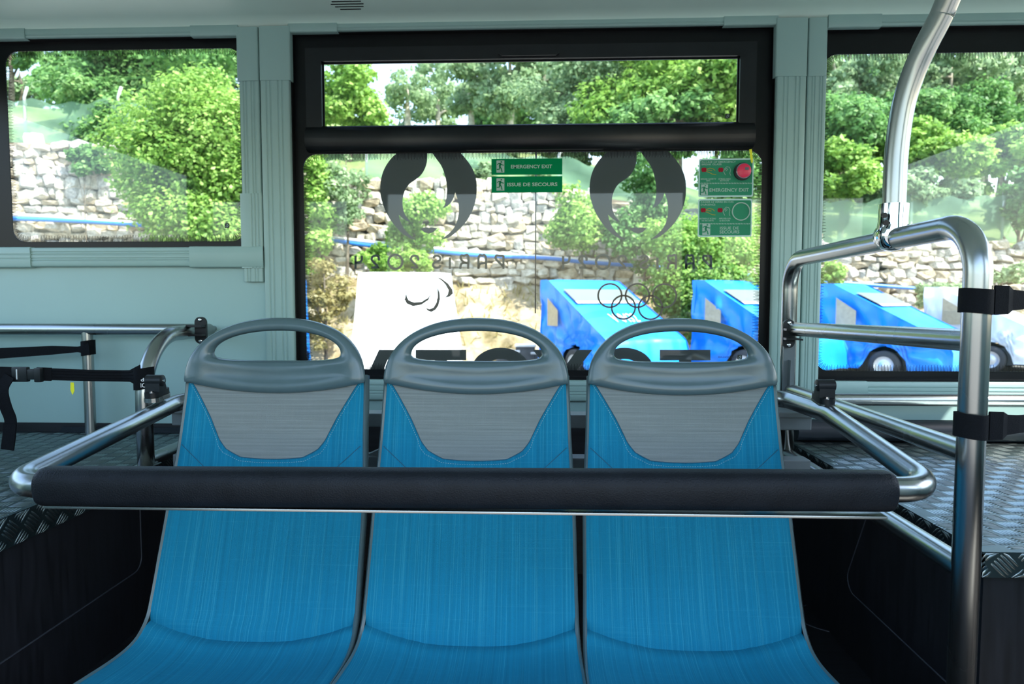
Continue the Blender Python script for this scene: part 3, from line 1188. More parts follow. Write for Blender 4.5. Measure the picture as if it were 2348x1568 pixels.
    vs, fs = [], []
    for a in angs:
        dx, dz = math.cos(a), math.sin(a)
        ro, ri = radius(inside_outer, dx, dz), radius(inside_hole, dx, dz)
        width = ro - ri
        t_f = min(0.019, 0.5 * width + 0.004)
        for side in (0, 1):
            for k in range(K + 1):
                t = k / K
                t2 = 0.5 - 0.5 * math.cos(math.pi * t)
                if side:
                    t2 = 1 - t2
                r = ri + width * t2
                x, z = dx * r, hc + dz * r
                e = (1 - abs(2 * t2 - 1) ** 2.6) ** (1 / 2.2)
                y = y_lean(z) - 0.004 + (-t_f * e if not side else 0.016 * e)
                if side == 0 and z < hc - 0.02 and width > 0.04:   # dished lower part
                    y += 0.009 * math.sin(math.pi * min(1, max(0, (t2 - 0.05) / 0.75))) * min(1, (hc - 0.02 - z) / 0.03)
                bow = 0.020 * (1 - (x / a_w) ** 2)                  # the seat back is hollow across
                vs.append(Vector((x, y + bow - 0.004, z_base + z)) + sh)
    R_ = 2 * (K + 1)
    for i in range(N):
        j = (i + 1) % N
        for k in range(R_):
            k2 = (k + 1) % R_
            fs.append((i * R_ + k, i * R_ + k2, j * R_ + k2, j * R_ + k))
    sharp(mesh('head_handle', vs, fs, M['seatplastic'], root, True), 60)

    # pedestal foot under the seat
    mb = MB()
    for sx in (-0.12, 0.12):
        mb.bbox(cx + sx - 0.02, cx + sx + 0.02, 1.02, 1.32, 0.0, ez(-0.72), 0.004)
    mb.bbox(cx - 0.16, cx + 0.16, 1.00, 1.34, ez(-0.725), ez(-0.705), 0.004)
    mb.build('pedestal', M['greysteel'], root)
    return root


seat_mid = build_seat()
seat_mid['label'] = 'middle one of the three blue fabric bus seats, under the flame emblem'
seat_mid['group'] = 'blue bus seats in a row'
sl = copy_tree(seat_mid)
sl.location.x -= 0.450
sl['label'] = 'leftmost blue fabric bus seat, in front of the grey window pillar'
sr = copy_tree(seat_mid)
sr.location.x += 0.450
sr['label'] = 'rightmost blue fabric bus seat, beside the railing with the tall post'

# frame that carries the seats, seen through the gaps between them
fr = thing('seat_mounting_frame', 'grey painted steel frame behind the three blue seats', 'frame', (-0.14, 1.78, 0))
y0 = 1.76
bl, br = at(393, 955, Y=y0), at(1862, 955, Y=y0)
zt, zm = at(850, 948, Y=y0).z, at(850, 979, Y=y0).z
MB().bbox(bl.x, br.x, y0, y0 + 0.06, zm, zt, 0.003).build('upper_beam', M['greysteel'], fr)
z2, z3 = at(850, 1046, Y=y0).z, at(850, 1080, Y=y0).z
MB().bbox(bl.x, br.x, y0, y0 + 0.05, z3, z2, 0.003).build('lower_beam', M['greysteel'], fr)
for (xa, xb) in ((-0.50, -0.27), (0.35, 0.20)):
    d = MB()
    d.add(*extrude_poly([[(xa, z3 + 0.02), (xa, z3 - 0.02), (xb, zm - 0.03), (xb, zm + 0.01)]], y0 + 0.01, y0 + 0.04))
    d.build('diagonal_strut', M['greysteel'], fr)
for x in (-0.78, -0.14, 0.52):
    MB().bbox(x - 0.02, x + 0.02, y0 + 0.005, y0 + 0.045, 0, z3, 0.003).build('leg', M['greysteel'], fr)
# bracket plates that carry the swinging bar
for x in (bl.x + 0.012, br.x - 0.075):
    MB().bbox(x - 0.012, x + 0.085, y0 - 0.012, y0 + 0.075, zt - 0.002, zt + 0.012, 0.003).build('bracket_plate', M['greysteel'], fr)

# ------------------------------------------------------------------ swinging safety bar with padded front
YB = 1.10
zb_ = ez(-0.308)
xl_, xr_ = -0.897, 0.634
sb = thing('safety_bar', 'U-shaped steel safety bar with black padded front across the three blue seats', 'safety bar', (-0.13, 1.3, ez(-0.34)))
rt = at(1835, 920, X=0.634)
rt2 = at(1905, 950, X=0.634)
lt = at(405, 922, X=-0.897)
pts = [(0.50, rt.y + 0.03, rt.z + 0.004), (0.60, rt.y + 0.03, rt.z + 0.004), rt2, (xr_, YB, zb_ + 0.006), (xl_, YB, zb_ - 0.004), lt, (lt.x + 0.08, lt.y + 0.10, lt.z + 0.002), (lt.x + 0.15, lt.y + 0.10, lt.z + 0.002)]
MB().tube(fillet(pts, [0, 0.06, 0.2, 0.055, 0.055, 0.1, 0.06, 0], 10), 0.0205, 20).build('bar_tube', M['steel'], sb, True)
vs, fs = [], []
n = 28
xs = [at(65, 1110, Y=YB - 0.028).x + v for v in (0.0, 0.004, 0.012)] + list(np.linspace(-0.80, 0.53, 30)) + [at(2068, 1125, Y=YB - 0.028).x - v for v in (0.012, 0.004, 0.0)]
for i, x in enumerate(xs):
    q = min(i, len(xs) - 1 - i)
    sc = {0: 0.78, 1: 0.93}.get(q, 1.0)
    zc = zb_ - 0.004 + (x - xl_) / (xr_ - xl_) * 0.008
    for k in range(n):
        a = 2 * math.pi * k / n
        c, s_ = math.cos(a), math.sin(a)
        yy = 0.029 * sc * math.copysign(abs(c) ** 0.75, c)
        zz = 0.0325 * sc * math.copysign(abs(s_) ** 0.8, s_)
        if -0.45 < s_ < -0.2:
            yy *= 0.97
        vs.append((x, YB + yy, zc + zz))
for i in range(len(xs) - 1):
    for k in range(n):
        k2 = (k + 1) % n
        fs.append((i * n + k, (i + 1) * n + k, (i + 1) * n + k2, i * n + k2))
fs += [tuple(range(n)), tuple((len(xs) - 1) * n + k for k in range(n))[::-1]]
mesh('padded_sleeve', vs, fs, M['leather'], sb, True)
MB().bbox(xs[1] + 0.01, xs[-2] - 0.01, YB - 0.016, YB + 0.016, zb_ - 0.0385, zb_ - 0.034, 0.001).build('underside_strip', M['steel'], sb)


def bar_stop(x, p, ang, mirror):
    """black rubber buffer on a small plate welded to the bar"""
    b = MB()
    R = Matrix.Rotation(ang, 3, 'X')

    def put(v):
        return R @ Vector(v) + p
    m = MB()
    vs, fs = extrude_poly([rrect(-0.018, 0.018, -0.036, 0.036, 0.016, 6)], 0, 0.010)
    plate = MB().add([put((v[0], v[2], 0.004 + v[1])) for v in vs], fs).build('buffer_plate', M['steel'], sb)
    vs, fs = extrude_poly([rrect(-0.017, 0.017, -0.035, 0.035, 0.016, 6)], 0, 0.012)
    MB().add([put((v[0], v[2], 0.0145 + v[1])) for v in vs], fs).build('buffer_base', M['blackplastic'], sb, ang=40)
    vs = [put(v) for v in [(-0.017, -0.020, 0.026), (0.017, -0.020, 0.026), (0.017, 0.012, 0.026), (-0.017, 0.012, 0.026), (-0.017, -0.016, 0.05), (0.017, -0.016, 0.05), (0.017, 0.008, 0.05), (-0.017, 0.008, 0.05)]]
    MB().add(vs, [(0, 3, 2, 1), (4, 5, 6, 7), (0, 1, 5, 4), (1, 2, 6, 5), (2, 3, 7, 6), (3, 0, 4, 7)]).build('buffer_neck', M['blackplastic'], sb)
    roll = MB().tube([put((-0.020, -0.004, 0.05)), put((-0.0185, -0.004, 0.05)), put((0.0185, -0.004, 0.05)), put((0.020, -0.004, 0.05))], [0.011, 0.0135, 0.0135, 0.011], 16).build('buffer_roller', M['blackplastic'], sb, ang=40)
    sgn = -1 if mirror else 1
    MB().tube([put((sgn * 0.0195, -0.004, 0.05)), put((sgn * 0.0222, -0.004, 0.05))], 0.0035, 10).build('pin', M['chrome'], roll)
    for yy in (-0.028, 0.026):
        MB().tube([put((0.004 * sgn, yy, 0.025)), put((0.004 * sgn, yy, 0.031))], 0.0045, 8).build('bolt', M['chrome'], sb)


pR = at(1886, 938, X=0.634)
bar_stop(0.634, pR + Vector((0, 0, 0.006)), math.atan2(rt2.z - zb_, rt2.y - YB), True)
pL = at(362, 925, X=-0.897)
bar_stop(-0.897, pL + Vector((0, 0, 0.006)), math.atan2(lt.z - zb_, lt.y - YB), False)

# ------------------------------------------------------------------ railing with tall post on the right
XF = 0.715
rl = thing('post_railing', 'brushed steel railing with a tall front post beside the rightmost seat', 'railing', (XF, 1.5, 0))
pf = at(2227, 1000, X=XF)
pr_ = at(1810, 700, X=XF)
top_f = at(2090, 536, X=XF)
top_r = at(1850, 590, X=XF)
zt_f = top_f.z
pts = [(XF, pf.y, 0.0), (XF, pf.y, zt_f), (XF, pr_.y, top_r.z), (XF, pr_.y, at(1810, 1045, X=XF).z)]
MB().tube(fillet(pts, [0, 0.085, 0.085, 0], 12), 0.0212, 20).build('frame_tube', M['steel'], rl, True)


def rail(nm, pa, pb, r, parent, mat='steel'):
    return MB().tube([pa, pb], r, 18).build(nm, M[mat], parent, True, 50)


a, b_ = at(1822, 755, X=XF), at(2200, 778, X=XF)
rail('middle_rail', (XF, pr_.y, a.z), (XF, pf.y, b_.z), 0.019, rl)
a, b_ = at(1822, 898, X=XF), at(2195, 1030, X=XF)
rail('sloping_rail', (XF, pr_.y, a.z), (XF, pf.y, b_.z), 0.019, rl)
a, b_ = at(1812, 1048, X=XF), at(2185, 1288, X=XF)
rail('lower_rail', (XF, pr_.y, a.z), (XF, pf.y, b_.z), 0.0205, rl)
# spacer bolt to the platform
q = at(2245, 1296, Y=pf.y + 0.06)
MB().tube([(XF + 0.015, 1.215, q.z), (XPR - 0.001, 1.215, q.z)], 0.013, 14).build('spacer_bolt', M['chrome'], rl, ang=40)
# gusset plate with the black spring clip at the rear post
gz0, gz1 = at(1800, 900, X=XF).z, at(1800, 735, X=XF).z
vs, fs = extrude_poly([[(XF - 0.024, gz0), (XF + 0.008, gz0), (XF + 0.008, gz1 - 0.01), (XF, gz1), (XF - 0.018, gz1), (XF - 0.024, gz1 - 0.01)]], pr_.y - 0.030, pr_.y - 0.024)
MB().add(vs, fs).build('gusset_plate', M['greysteel'], rl)
vs, fs = extrude_poly([[(XF - 0.012, gz0), (XF + 0.004, gz0), (XF - 0.010, gz0 + 0.10)]], pr_.y - 0.05, pr_.y - 0.030)
MB().add(vs, fs).build('gusset_rib', M['greysteel'], rl)


def spring_clip(name, label, c, open_dir, group=None):
    """black spring clip: upright plate with rounded ends, two jaws and two screws"""
    t = thing(name, label, 'clip', c, group)
    vs, fs = extrude_poly([rrect(c.x - 0.017, c.x + 0.017, c.z - 0.040, c.z + 0.040, 0.0165, 8)], c.y - 0.010, c.y)
    MB().add(vs, fs).build('clip_plate', M['blackplastic'], t, ang=40)
    for sg in (-1, 1):
        pts = [(c.x - 0.016 * open_dir, c.y - 0.008, c.z + sg * 0.014), (c.x - 0.016 * open_dir, c.y - 0.022, c.z + sg * 0.016), (c.x - 0.010 * open_dir, c.y - 0.034, c.z + sg * 0.012)]
        m = MB()
        vs, fs = extrude_poly([[(0, 0), (0, 0.006), (0.030, 0.006), (0.046, 0.008), (0.046, 0.003), (0.030, 0)]], 0, 0.030)
        # jaw reaching sideways and forwards
        vv = [(c.x + open_dir * (v[0] - 0.016), c.y - 0.006 - v[1], c.z + sg * (0.010 + v[2])) for v in vs]
        MB().add(vv, fs).build('jaw', M['blackplastic'], t)
        p = Vector((c.x, c.y - 0.010, c.z + sg * 0.031))
        MB().tube([p, p - Vector((0, 0.002, 0)), p - Vector((0, 0.0032, 0))], [0.006, 0.0055, 0.003], 12).build('screw', M['chrome'], t, True)
    return t


cr = at(1806, 765, Y=pr_.y - 0.032)
spring_clip('spring_clip', 'black spring clip screwed to the rear upright beside the rightmost seat', cr, 1, 'black spring clips on the railings')

# ------------------------------------------------------------------ bent pole to the ceiling with its clamp
cp = at(2046, 540, X=XF)
ys = cp.y
pl = thing('ceiling_pole', 'bent steel grab pole rising to the ceiling from the railing, with chrome clamp', 'grab pole', (cp.x, cp.y, cp.z))
path = [(2049, 505, 0), (2051, 440, 0), (2056, 345, 0.0), (2070, 247, -0.005), (2093, 172, -0.015), (2122, 106, -0.03), (2158, 37, -0.045), (2178, -10, -0.055)]
pp = [at(x, y, Y=ys + d) for x, y, d in path]
dlt = (pp[-1] - pp[-2]).normalized()
k_ = (ZC - pp[-1].z) / dlt.z
pp.append(pp[-1] + dlt * k_)
MB().tube(smooth_path(pp, 6), 0.0218, 20).build('pole_tube', M['steel'], pl, True)
# clamp: collar around the pole, waist, ring around the rail
a, b_ = at(2050, 468, Y=ys), at(2040, 552, Y=ys)
rd = Vector((XF, pf.y, zt_f)) - Vector((XF, pr_.y, top_r.z))
rd.normalize()
ringc = Vector((XF, ys, cp.z))
cpts = [a, a + (ringc - a) * 0.25, a + (ringc - a) * 0.55, a + (ringc - a) * 0.85, ringc - Vector((0, 0, 0.004))]
cl = MB().tube(cpts, [0.0275, 0.0278, 0.0275, 0.030, 0.029], 20).build('clamp_collar', M['chrome'], pl, True, 50)
MB().tube([ringc - rd * 0.024, ringc - rd * 0.021, ringc - rd * 0.008, ringc + rd * 0.008, ringc + rd * 0.021, ringc + rd * 0.024], [0.025, 0.029, 0.0315, 0.0315, 0.029, 0.025], 22).build('clamp_ring', M['chrome'], pl, True)
for (px_, py_) in ((2030, 511), (2027, 494)):
    s_ = at(px_, py_, Y=ys - 0.024)
    MB().tube([s_, s_ + Vector((0, -0.004, 0))], 0.0055, 10).build('clamp_screw', M['black'], cl)

# ------------------------------------------------------------------ railing on the left platform and rails on the wall
XG = -1.045
lr = thing('bent_railing', 'short bent steel railing on the left platform, running back to the wall', 'railing', (XG, 1.9, ZP - 0.03))
p0 = at(333, 1000, X=XG)
pe = at(478, 757, X=XG)
pts = [(XG, p0.y, at(333, 1072, X=XG).z), (XG, p0.y, pe.z), (XG, pe.y, pe.z)]
MB().tube(fillet(pts, [0, 0.185, 0], 14), 0.0212, 20).build('bent_tube', M['steel'], lr, True)
q0 = at(350, 1062, X=XG)
rail('lower_rail', (XG, p0.y + 0.004, ZP + 0.012), (XG, WY + 0.002, ZP + 0.012), 0.019, lr)
MB().bbox(XG - 0.026, XG + 0.026, p0.y - 0.03, p0.y + 0.03, ZP - 0.001, ZP + 0.004, 0.002).build('base_plate', M['steel'], lr)
cl_ = at(463, 757, X=XG + 0.040)
spring_clip('spring_clip', 'black spring clip on the left railing, above the leftmost seat', Vector((cl_.x, cl_.y, cl_.z)), -1, 'black spring clips on the railings')

YRW = 2.135
wl = thing('wall_handrail', 'horizontal steel handrail on the left wall panel with a short upright', 'handrail', (-1.5, YRW, ZP))
a, b_ = at(-60, 755, Y=YRW), at(452, 755, Y=YRW)
zr = (a.z + b_.z) / 2
rail('rail_tube', (XL + 0.005, YRW, zr), (b_.x + 0.03, YRW, zr), 0.0185, wl)
pu = at(205, 900, Y=YRW)
rail('upright', (pu.x, YRW, ZP + 0.001), (pu.x, YRW, zr), 0.0165, wl)
for x in (-1.9, b_.x + 0.02):
    MB().tube([(x, YRW, zr), (x, WY + 0.01, zr)], 0.010, 10).build('wall_mount', M['steel'], wl, True, 50)

wr = thing('wall_handrail', 'horizontal steel handrail on the wall under the right window', 'handrail', (1.4, YRW, ez(-0.33)))
a, b_ = at(1880, 914, Y=YRW), at(2348, 920, Y=YRW)
zr = (a.z + b_.z) / 2
rail('rail_tube', (a.x, YRW, zr), (XR - 0.005, YRW, zr), 0.0185, wr)
for x in (a.x + 0.02, XR - 0.1):
    MB().tube([(x, YRW, zr), (x, WY + 0.01, zr)], 0.010, 10).build('wall_mount', M['steel'], wr, True, 50)


# ------------------------------------------------------------------ straps
def ribbon3(pts, up, w, th, name, parent, mat='webbing', ribs=0):
    """webbing band of width w along 3D points; up = width direction at each point"""
    P = [Vector(p) for p in pts]
    vs, fs = [], []
    prof_ = [(-0.5, -0.5), (-0.5, 0.5), (0.5, 0.5), (0.5, -0.5)]
    if ribs:
        prof_ = [(-0.5, 0.5)]
        prof_ = [(-0.5, 0.6)]
        for k in range(ribs):
            c0, c1 = -0.5 + k / ribs, -0.5 + (k + 1) / ribs
            prof_ += [(c0 + 0.012, -0.35), (c0 + 0.25 / ribs, -0.62), (c1 - 0.25 / ribs, -0.62), (c1 - 0.012, -0.35)]
        prof_ += [(0.5, 0.6)]
    m = len(prof_)
    for i, p in enumerate(P):
        t = (P[min(i + 1, len(P) - 1)] - P[max(i - 1, 0)]).normalized()
        u = Vector(up[i] if isinstance(up, list) else up).normalized()
        u = (u - t * u.dot(t)).normalized()
        nn = t.cross(u)
        ww = w[i] if isinstance(w, list) else w
        for (a, b) in prof_:
            vs.append(p + u * (a * ww) + nn * (b * th))
    for i in range(len(P) - 1):
        for k in range(m):
            k2 = (k + 1) % m
            fs.append((i * m + k, i * m + k2, (i + 1) * m + k2, (i + 1) * m + k))
    fs += [tuple(range(m))[::-1], tuple((len(P) - 1) * m + k for k in range(m))]
    return mesh(name, vs, fs, M[mat], parent)


def wrap(c, r, w0, w1, name, parent, th=0.004, axis_tilt=0.0):
    """loop of webbing around an upright tube"""
    vs, fs = [], []
    n = 24
    for k in range(n):
        a = 2 * math.pi * k / n
        wob = 0.0015 * math.sin(3 * a)
        for (rr, zz) in ((r, -w0 / 2), (r + th, -w0 / 2), (r + th, w1 / 2), (r, w1 / 2)):
            vs.append((c.x + (rr + wob) * math.cos(a), c.y + (rr + wob) * math.sin(a), c.z + zz + axis_tilt * math.cos(a)))
    for k in range(n):
        j = (k + 1) % n
        for i in range(4):
            i2 = (i + 1) % 4
            fs.append((4 * k + i, 4 * j + i, 4 * j + i2, 4 * k + i2))
    return sharp(mesh(name, vs, fs, M['webbing'], parent, True), 40)


# two straps on the tall post, leading out to the right
pz1, pz2 = at(2232, 688, X=XF).z, at(2225, 972, X=XF).z
for z_, lab, ex, ez_ in ((pz1, 'upper black webbing strap looped round the tall steel post', 0.62, -0.004), (pz2, 'lower black webbing strap looped round the tall steel post', 0.62, -0.002)):
    st = thing('webbing_strap', lab, 'strap', (XF, pf.y, z_), 'straps on the tall post')
    wrap(Vector((XF, pf.y, z_)), 0.0213, 0.044, 0.036, 'post_loop', st, 0.0035, -0.002)
    # gathered end, then the flat band
    b_ = Vector((XF + 0.020, pf.y - 0.012, z_))
    pts = [b_, b_ + Vector((0.022, 0.002, 0)), b_ + Vector((0.035, 0.012, 0)), b_ + Vector((0.06, 0.02, 0)), b_ + Vector((0.25, 0.10, ez_)), b_ + Vector((ex, 0.30, ez_ * 2))]
    ribbon3(pts, (0, 0, 1), [0.048, 0.046, 0.034, 0.030, 0.029, 0.029], 0.004, 'band', st, ribs=4)

# front strap with buckle on the left railing
zc_ = at(333, 866, X=XG).z
st = thing('buckled_strap', 'black webbing strap with plastic buckle and hanging tail on the left railing', 'strap', (XG, p0.y, zc_))
lp = wrap(Vector((XG, p0.y, zc_)), 0.0213, 0.056, 0.054, 'post_loop', st, 0.004, 0.003)
D1 = p0.y - 0.01
ribbon3([at(322, 862, Y=D1 - 0.012), at(310, 862, Y=D1 - 0.01), at(298, 862, Y=D1 - 0.005), at(280, 862, Y=D1), at(210, 861, Y=D1 - 0.02), at(116, 858, Y=D1 - 0.045)], (0, 0, 1), [0.060, 0.046, 0.031, 0.030, 0.030, 0.031], 0.004, 'band', st, ribs=4)
ribbon3([at(118, 858, Y=D1 - 0.045), at(84, 857, Y=D1 - 0.055)], (0, 0, 1), 0.034, 0.005, 'sewn_end', st)
yb_ = D1 - 0.062
bu = MB()
a, c = at(72, 838, Y=yb_), at(100, 877, Y=yb_)
buckle = MB().bbox(at(31, 858, Y=yb_).x, at(66, 858, Y=yb_).x, yb_ - 0.008, yb_ + 0.006, at(50, 875, Y=yb_).z, at(50, 841, Y=yb_).z, 0.003).build('buckle', M['blackplastic'], st, ang=40)
MB().bbox(at(60, 858, Y=yb_).x, at(84, 858, Y=yb_).x, yb_ - 0.006, yb_ + 0.005, at(70, 870, Y=yb_).z, at(70, 846, Y=yb_).z, 0.003).build('buckle_prong', M['blackplastic'], buckle, ang=40)
MB().bbox(at(82, 858, Y=yb_).x, at(97, 858, Y=yb_).x, yb_ - 0.008, yb_ + 0.006, at(90, 876, Y=yb_).z, at(90, 843, Y=yb_).z, 0.003).build('buckle_end', M['blackplastic'], buckle, ang=40)
MB().bbox(at(43, 858, Y=yb_).x, at(46, 858, Y=yb_).x, yb_ - 0.010, yb_ - 0.008, at(44, 869, Y=yb_).z, at(44, 846, Y=yb_).z, 0.0008).build('buckle_slot', M['hub'], buckle)
ribbon3([at(34, 858, Y=yb_), at(10, 857, Y=yb_ - 0.005), at(-60, 856, Y=yb_ - 0.02), at(-160, 854, Y=yb_ - 0.04)], (0, 0, 1), 0.036, 0.004, 'far_band', st)
tail = [at(22, 862, Y=yb_ - 0.010), at(8, 885, Y=yb_ - 0.016), at(6, 905, Y=yb_ - 0.018), at(14, 935, Y=yb_ - 0.014), at(24, 962, Y=yb_ - 0.010), at(22, 990, Y=yb_ - 0.012), at(17, 1030, Y=yb_ - 0.016)]
ribbon3(smooth_path(tail, 5), (1, 0, 0.25), 0.031, 0.003, 'hanging_tail', st)
ribbon3([at(23, 972, Y=yb_ - 0.016), at(21, 1000, Y=yb_ - 0.017), at(17, 1031, Y=yb_ - 0.019)], (1, 0, 0), 0.033, 0.004, 'tail_fold', st)
# print on the loop: upside-down lettering
fx, fy = XG + 0.006, p0.y - 0.0265
vs, fs = text_shape('OK', XG + 0.0005, XG + 0.020, zc_ - 0.022, zc_ - 0.010, fy, fy, 0.01, rot180=True)
vs = [(x, p0.y - math.sqrt(max(0, 0.0262 ** 2 - (x - XG) ** 2)), z) for x, y, z in vs]
mesh('printed_letters', vs, fs, M['white'], lp)
vs, fs = text_shape('aps', XG + 0.0025, XG + 0.021, zc_ - 0.006, zc_ + 0.003, fy, fy, 0.02, rot180=True)
vs = [(x, p0.y - math.sqrt(max(0, 0.0262 ** 2 - (x - XG) ** 2)), z) for x, y, z in vs]
mesh('printed_letters', vs, fs, M['white'], lp)

# plain strap on the wall upright
zc2 = at(205, 798, Y=YRW).z
st = thing('wall_strap', 'plain black webbing strap tied to the upright of the left wall handrail', 'strap', (pu.x, YRW, zc2))
wrap(Vector((pu.x, YRW, zc2)), 0.0168, 0.046, 0.048, 'post_loop', st, 0.004, 0.003)
yq = YRW - 0.022
ribbon3([at(205, 800, Y=yq), at(190, 801, Y=yq), at(178, 801, Y=yq), at(120, 803, Y=yq - 0.01), at(0, 810, Y=yq - 0.02), at(-120, 816, Y=yq - 0.03)], (0, 0, 1), [0.040, 0.024, 0.018, 0.028, 0.034, 0.034], 0.003, 'band', st)

# yellow tags
a = at(165, 877, Y=D1 - 0.03)
yt = tag(mesh('yellow_tag', *extrude_poly([[(a.x - 0.004, a.z), (a.x + 0.004, a.z), (a.x + 0.005, a.z - 0.022), (a.x, a.z - 0.032), (a.x - 0.005, a.z - 0.020)]], a.y, a.y + 0.0015), M['yellow']),
         'small yellow plastic tag hanging below the buckled strap', 'tag', 'yellow safety tags')

# ------------------------------------------------------------------ films on the outside of the centre pane (mirror images from inside)
DY0, DY1 = GY + 0.0072, GY + 0.0078


def px2(px, py, y=DY0):
    p = at(px, py, Y=y)
    return (p.x, p.z)


def film(name, label, polys, cat='emblem', group=None, mat='film', base=(0, 0)):
    t = MB()
    for loops in polys:
        t.add(*extrude_poly(loops, DY0, DY1))
    return t


def zoom(pts, ox, oy, k, dx=0):
    return [px2(ox + x / k + dx, oy + y / k) for x, y in pts]


def densify(pts, n=5):
    P = [Vector((p[0], p[1], 0)) for p in pts]
    out = smooth_path(P + [P[0]], n)[:-1]
    return [(v.x, v.y) for v in out]


LOBE_L = [(833, 850), (833, 880), (828, 920), (815, 955), (795, 985), (765, 1010), (735, 1030), (712, 1060), (697, 1100), (693, 1140), (698, 1180), (712, 1213), (740, 1247)]
LOBE_L2 = [(740, 1247), (712, 1238), (690, 1222), (672, 1205)]
LOBE_L3 = [(672, 1205), (680, 1240), (700, 1280), (730, 1315), (770, 1347)]
LOBE_L4 = [(770, 1347), (735, 1338), (690, 1310), (640, 1255), (600, 1190), (575, 1120), (568, 1070), (572, 1010), (590, 950), (625, 895), (672, 850)]
LOBE_R = [(854, 850), (880, 888), (910, 930), (930, 980), (940, 1030), (943, 1070), (940, 1110), (932, 1145), (920, 1170)]
LOBE_R2 = [(920, 1170), (950, 1153), (975, 1122), (990, 1080)]
LOBE_R3 = [(990, 1080), (1005, 1130), (1010, 1180), (1003, 1230), (985, 1275), (955, 1310), (910, 1347)]
LOBE_R4 = [(910, 1347), (960, 1330), (1010, 1290), (1050, 1245), (1085, 1185), (1105, 1120), (1110, 1060), (1105, 1000), (1085, 945), (1055, 900), (1012, 850)]
MOUTH = [(792, 1284), (815, 1278), (835, 1277), (842, 1281), (850, 1277), (868, 1278), (888, 1282), (868, 1303), (842, 1312), (815, 1304)]


def chain(*segs):
    out = []
    for s in segs:
        P = smooth_path([Vector((x, y, 0)) for x, y in s], 4)
        out += [(v.x, v.y) for v in P[:-1]]
    out.append(segs[-1][-1])
    return out


LETTERS = {  # strokes in a unit box, x right, z up, as read from outside
    'P': ([[(0.0, 0), (0.0, 1.0), (0.45, 1.0), (0.72, 0.93), (0.82, 0.78), (0.74, 0.60), (0.05, 0.12)]], 0.85),
    'A': ([[(0.0, 0), (0.0, 0.62), (0.06, 0.85), (0.22, 0.97), (0.44, 1.0), (0.66, 0.97), (0.82, 0.85), (0.88, 0.62), (0.88, 0)], [(0.0, 0.36), (0.5, 0.34), (0.76, 0.24), (0.88, 0.05)]], 0.9),
    'R': ([[(0.0, 0), (0.0, 1.0), (0.45, 1.0), (0.74, 0.93), (0.82, 0.76), (0.72, 0.58), (0.40, 0.40), (0.05, 0.36)], [(0.05, 0.36), (0.45, 0.38), (0.76, 0.28), (0.88, 0.0)]], 0.9),
    'i': ([[(0.08, 0), (0.08, 0.78)]], 0.16),
    'S': ([[(0.80, 0.78), (0.70, 0.93), (0.45, 1.0), (0.18, 0.94), (0.04, 0.78), (0.14, 0.60), (0.45, 0.50), (0.74, 0.40), (0.84, 0.22), (0.72, 0.06), (0.42, 0.0), (0.14, 0.06), (0.02, 0.22)]], 0.86),
    '2': ([[(0.04, 0.60), (0.02, 0.78), (0.16, 0.95), (0.44, 1.0), (0.72, 0.94), (0.86, 0.78), (0.78, 0.58), (0.02, 0.03), (0.88, 0.03)]], 0.9),
    '0': ([], 1.3),
    '4': ([[(0.04, 1.0), (0.04, 0.66), (0.16, 0.48), (0.44, 0.40), (0.86, 0.40)], [(0.78, 0.9), (0.78, 0.0)]], 0.86)}
# slots measured on the photograph (left string): image x of each letter's left and right edge
SLOTS = [('P', 1133, 1157), ('A', 1094, 1117), ('R', 1052, 1076), ('i', 1029, 1034), ('S', 990, 1013), ('2', 939, 962), ('0', 888, 925), ('2', 849, 872), ('4', 811, 833)]
ZT_, ZB_ = 583.5, 616.5

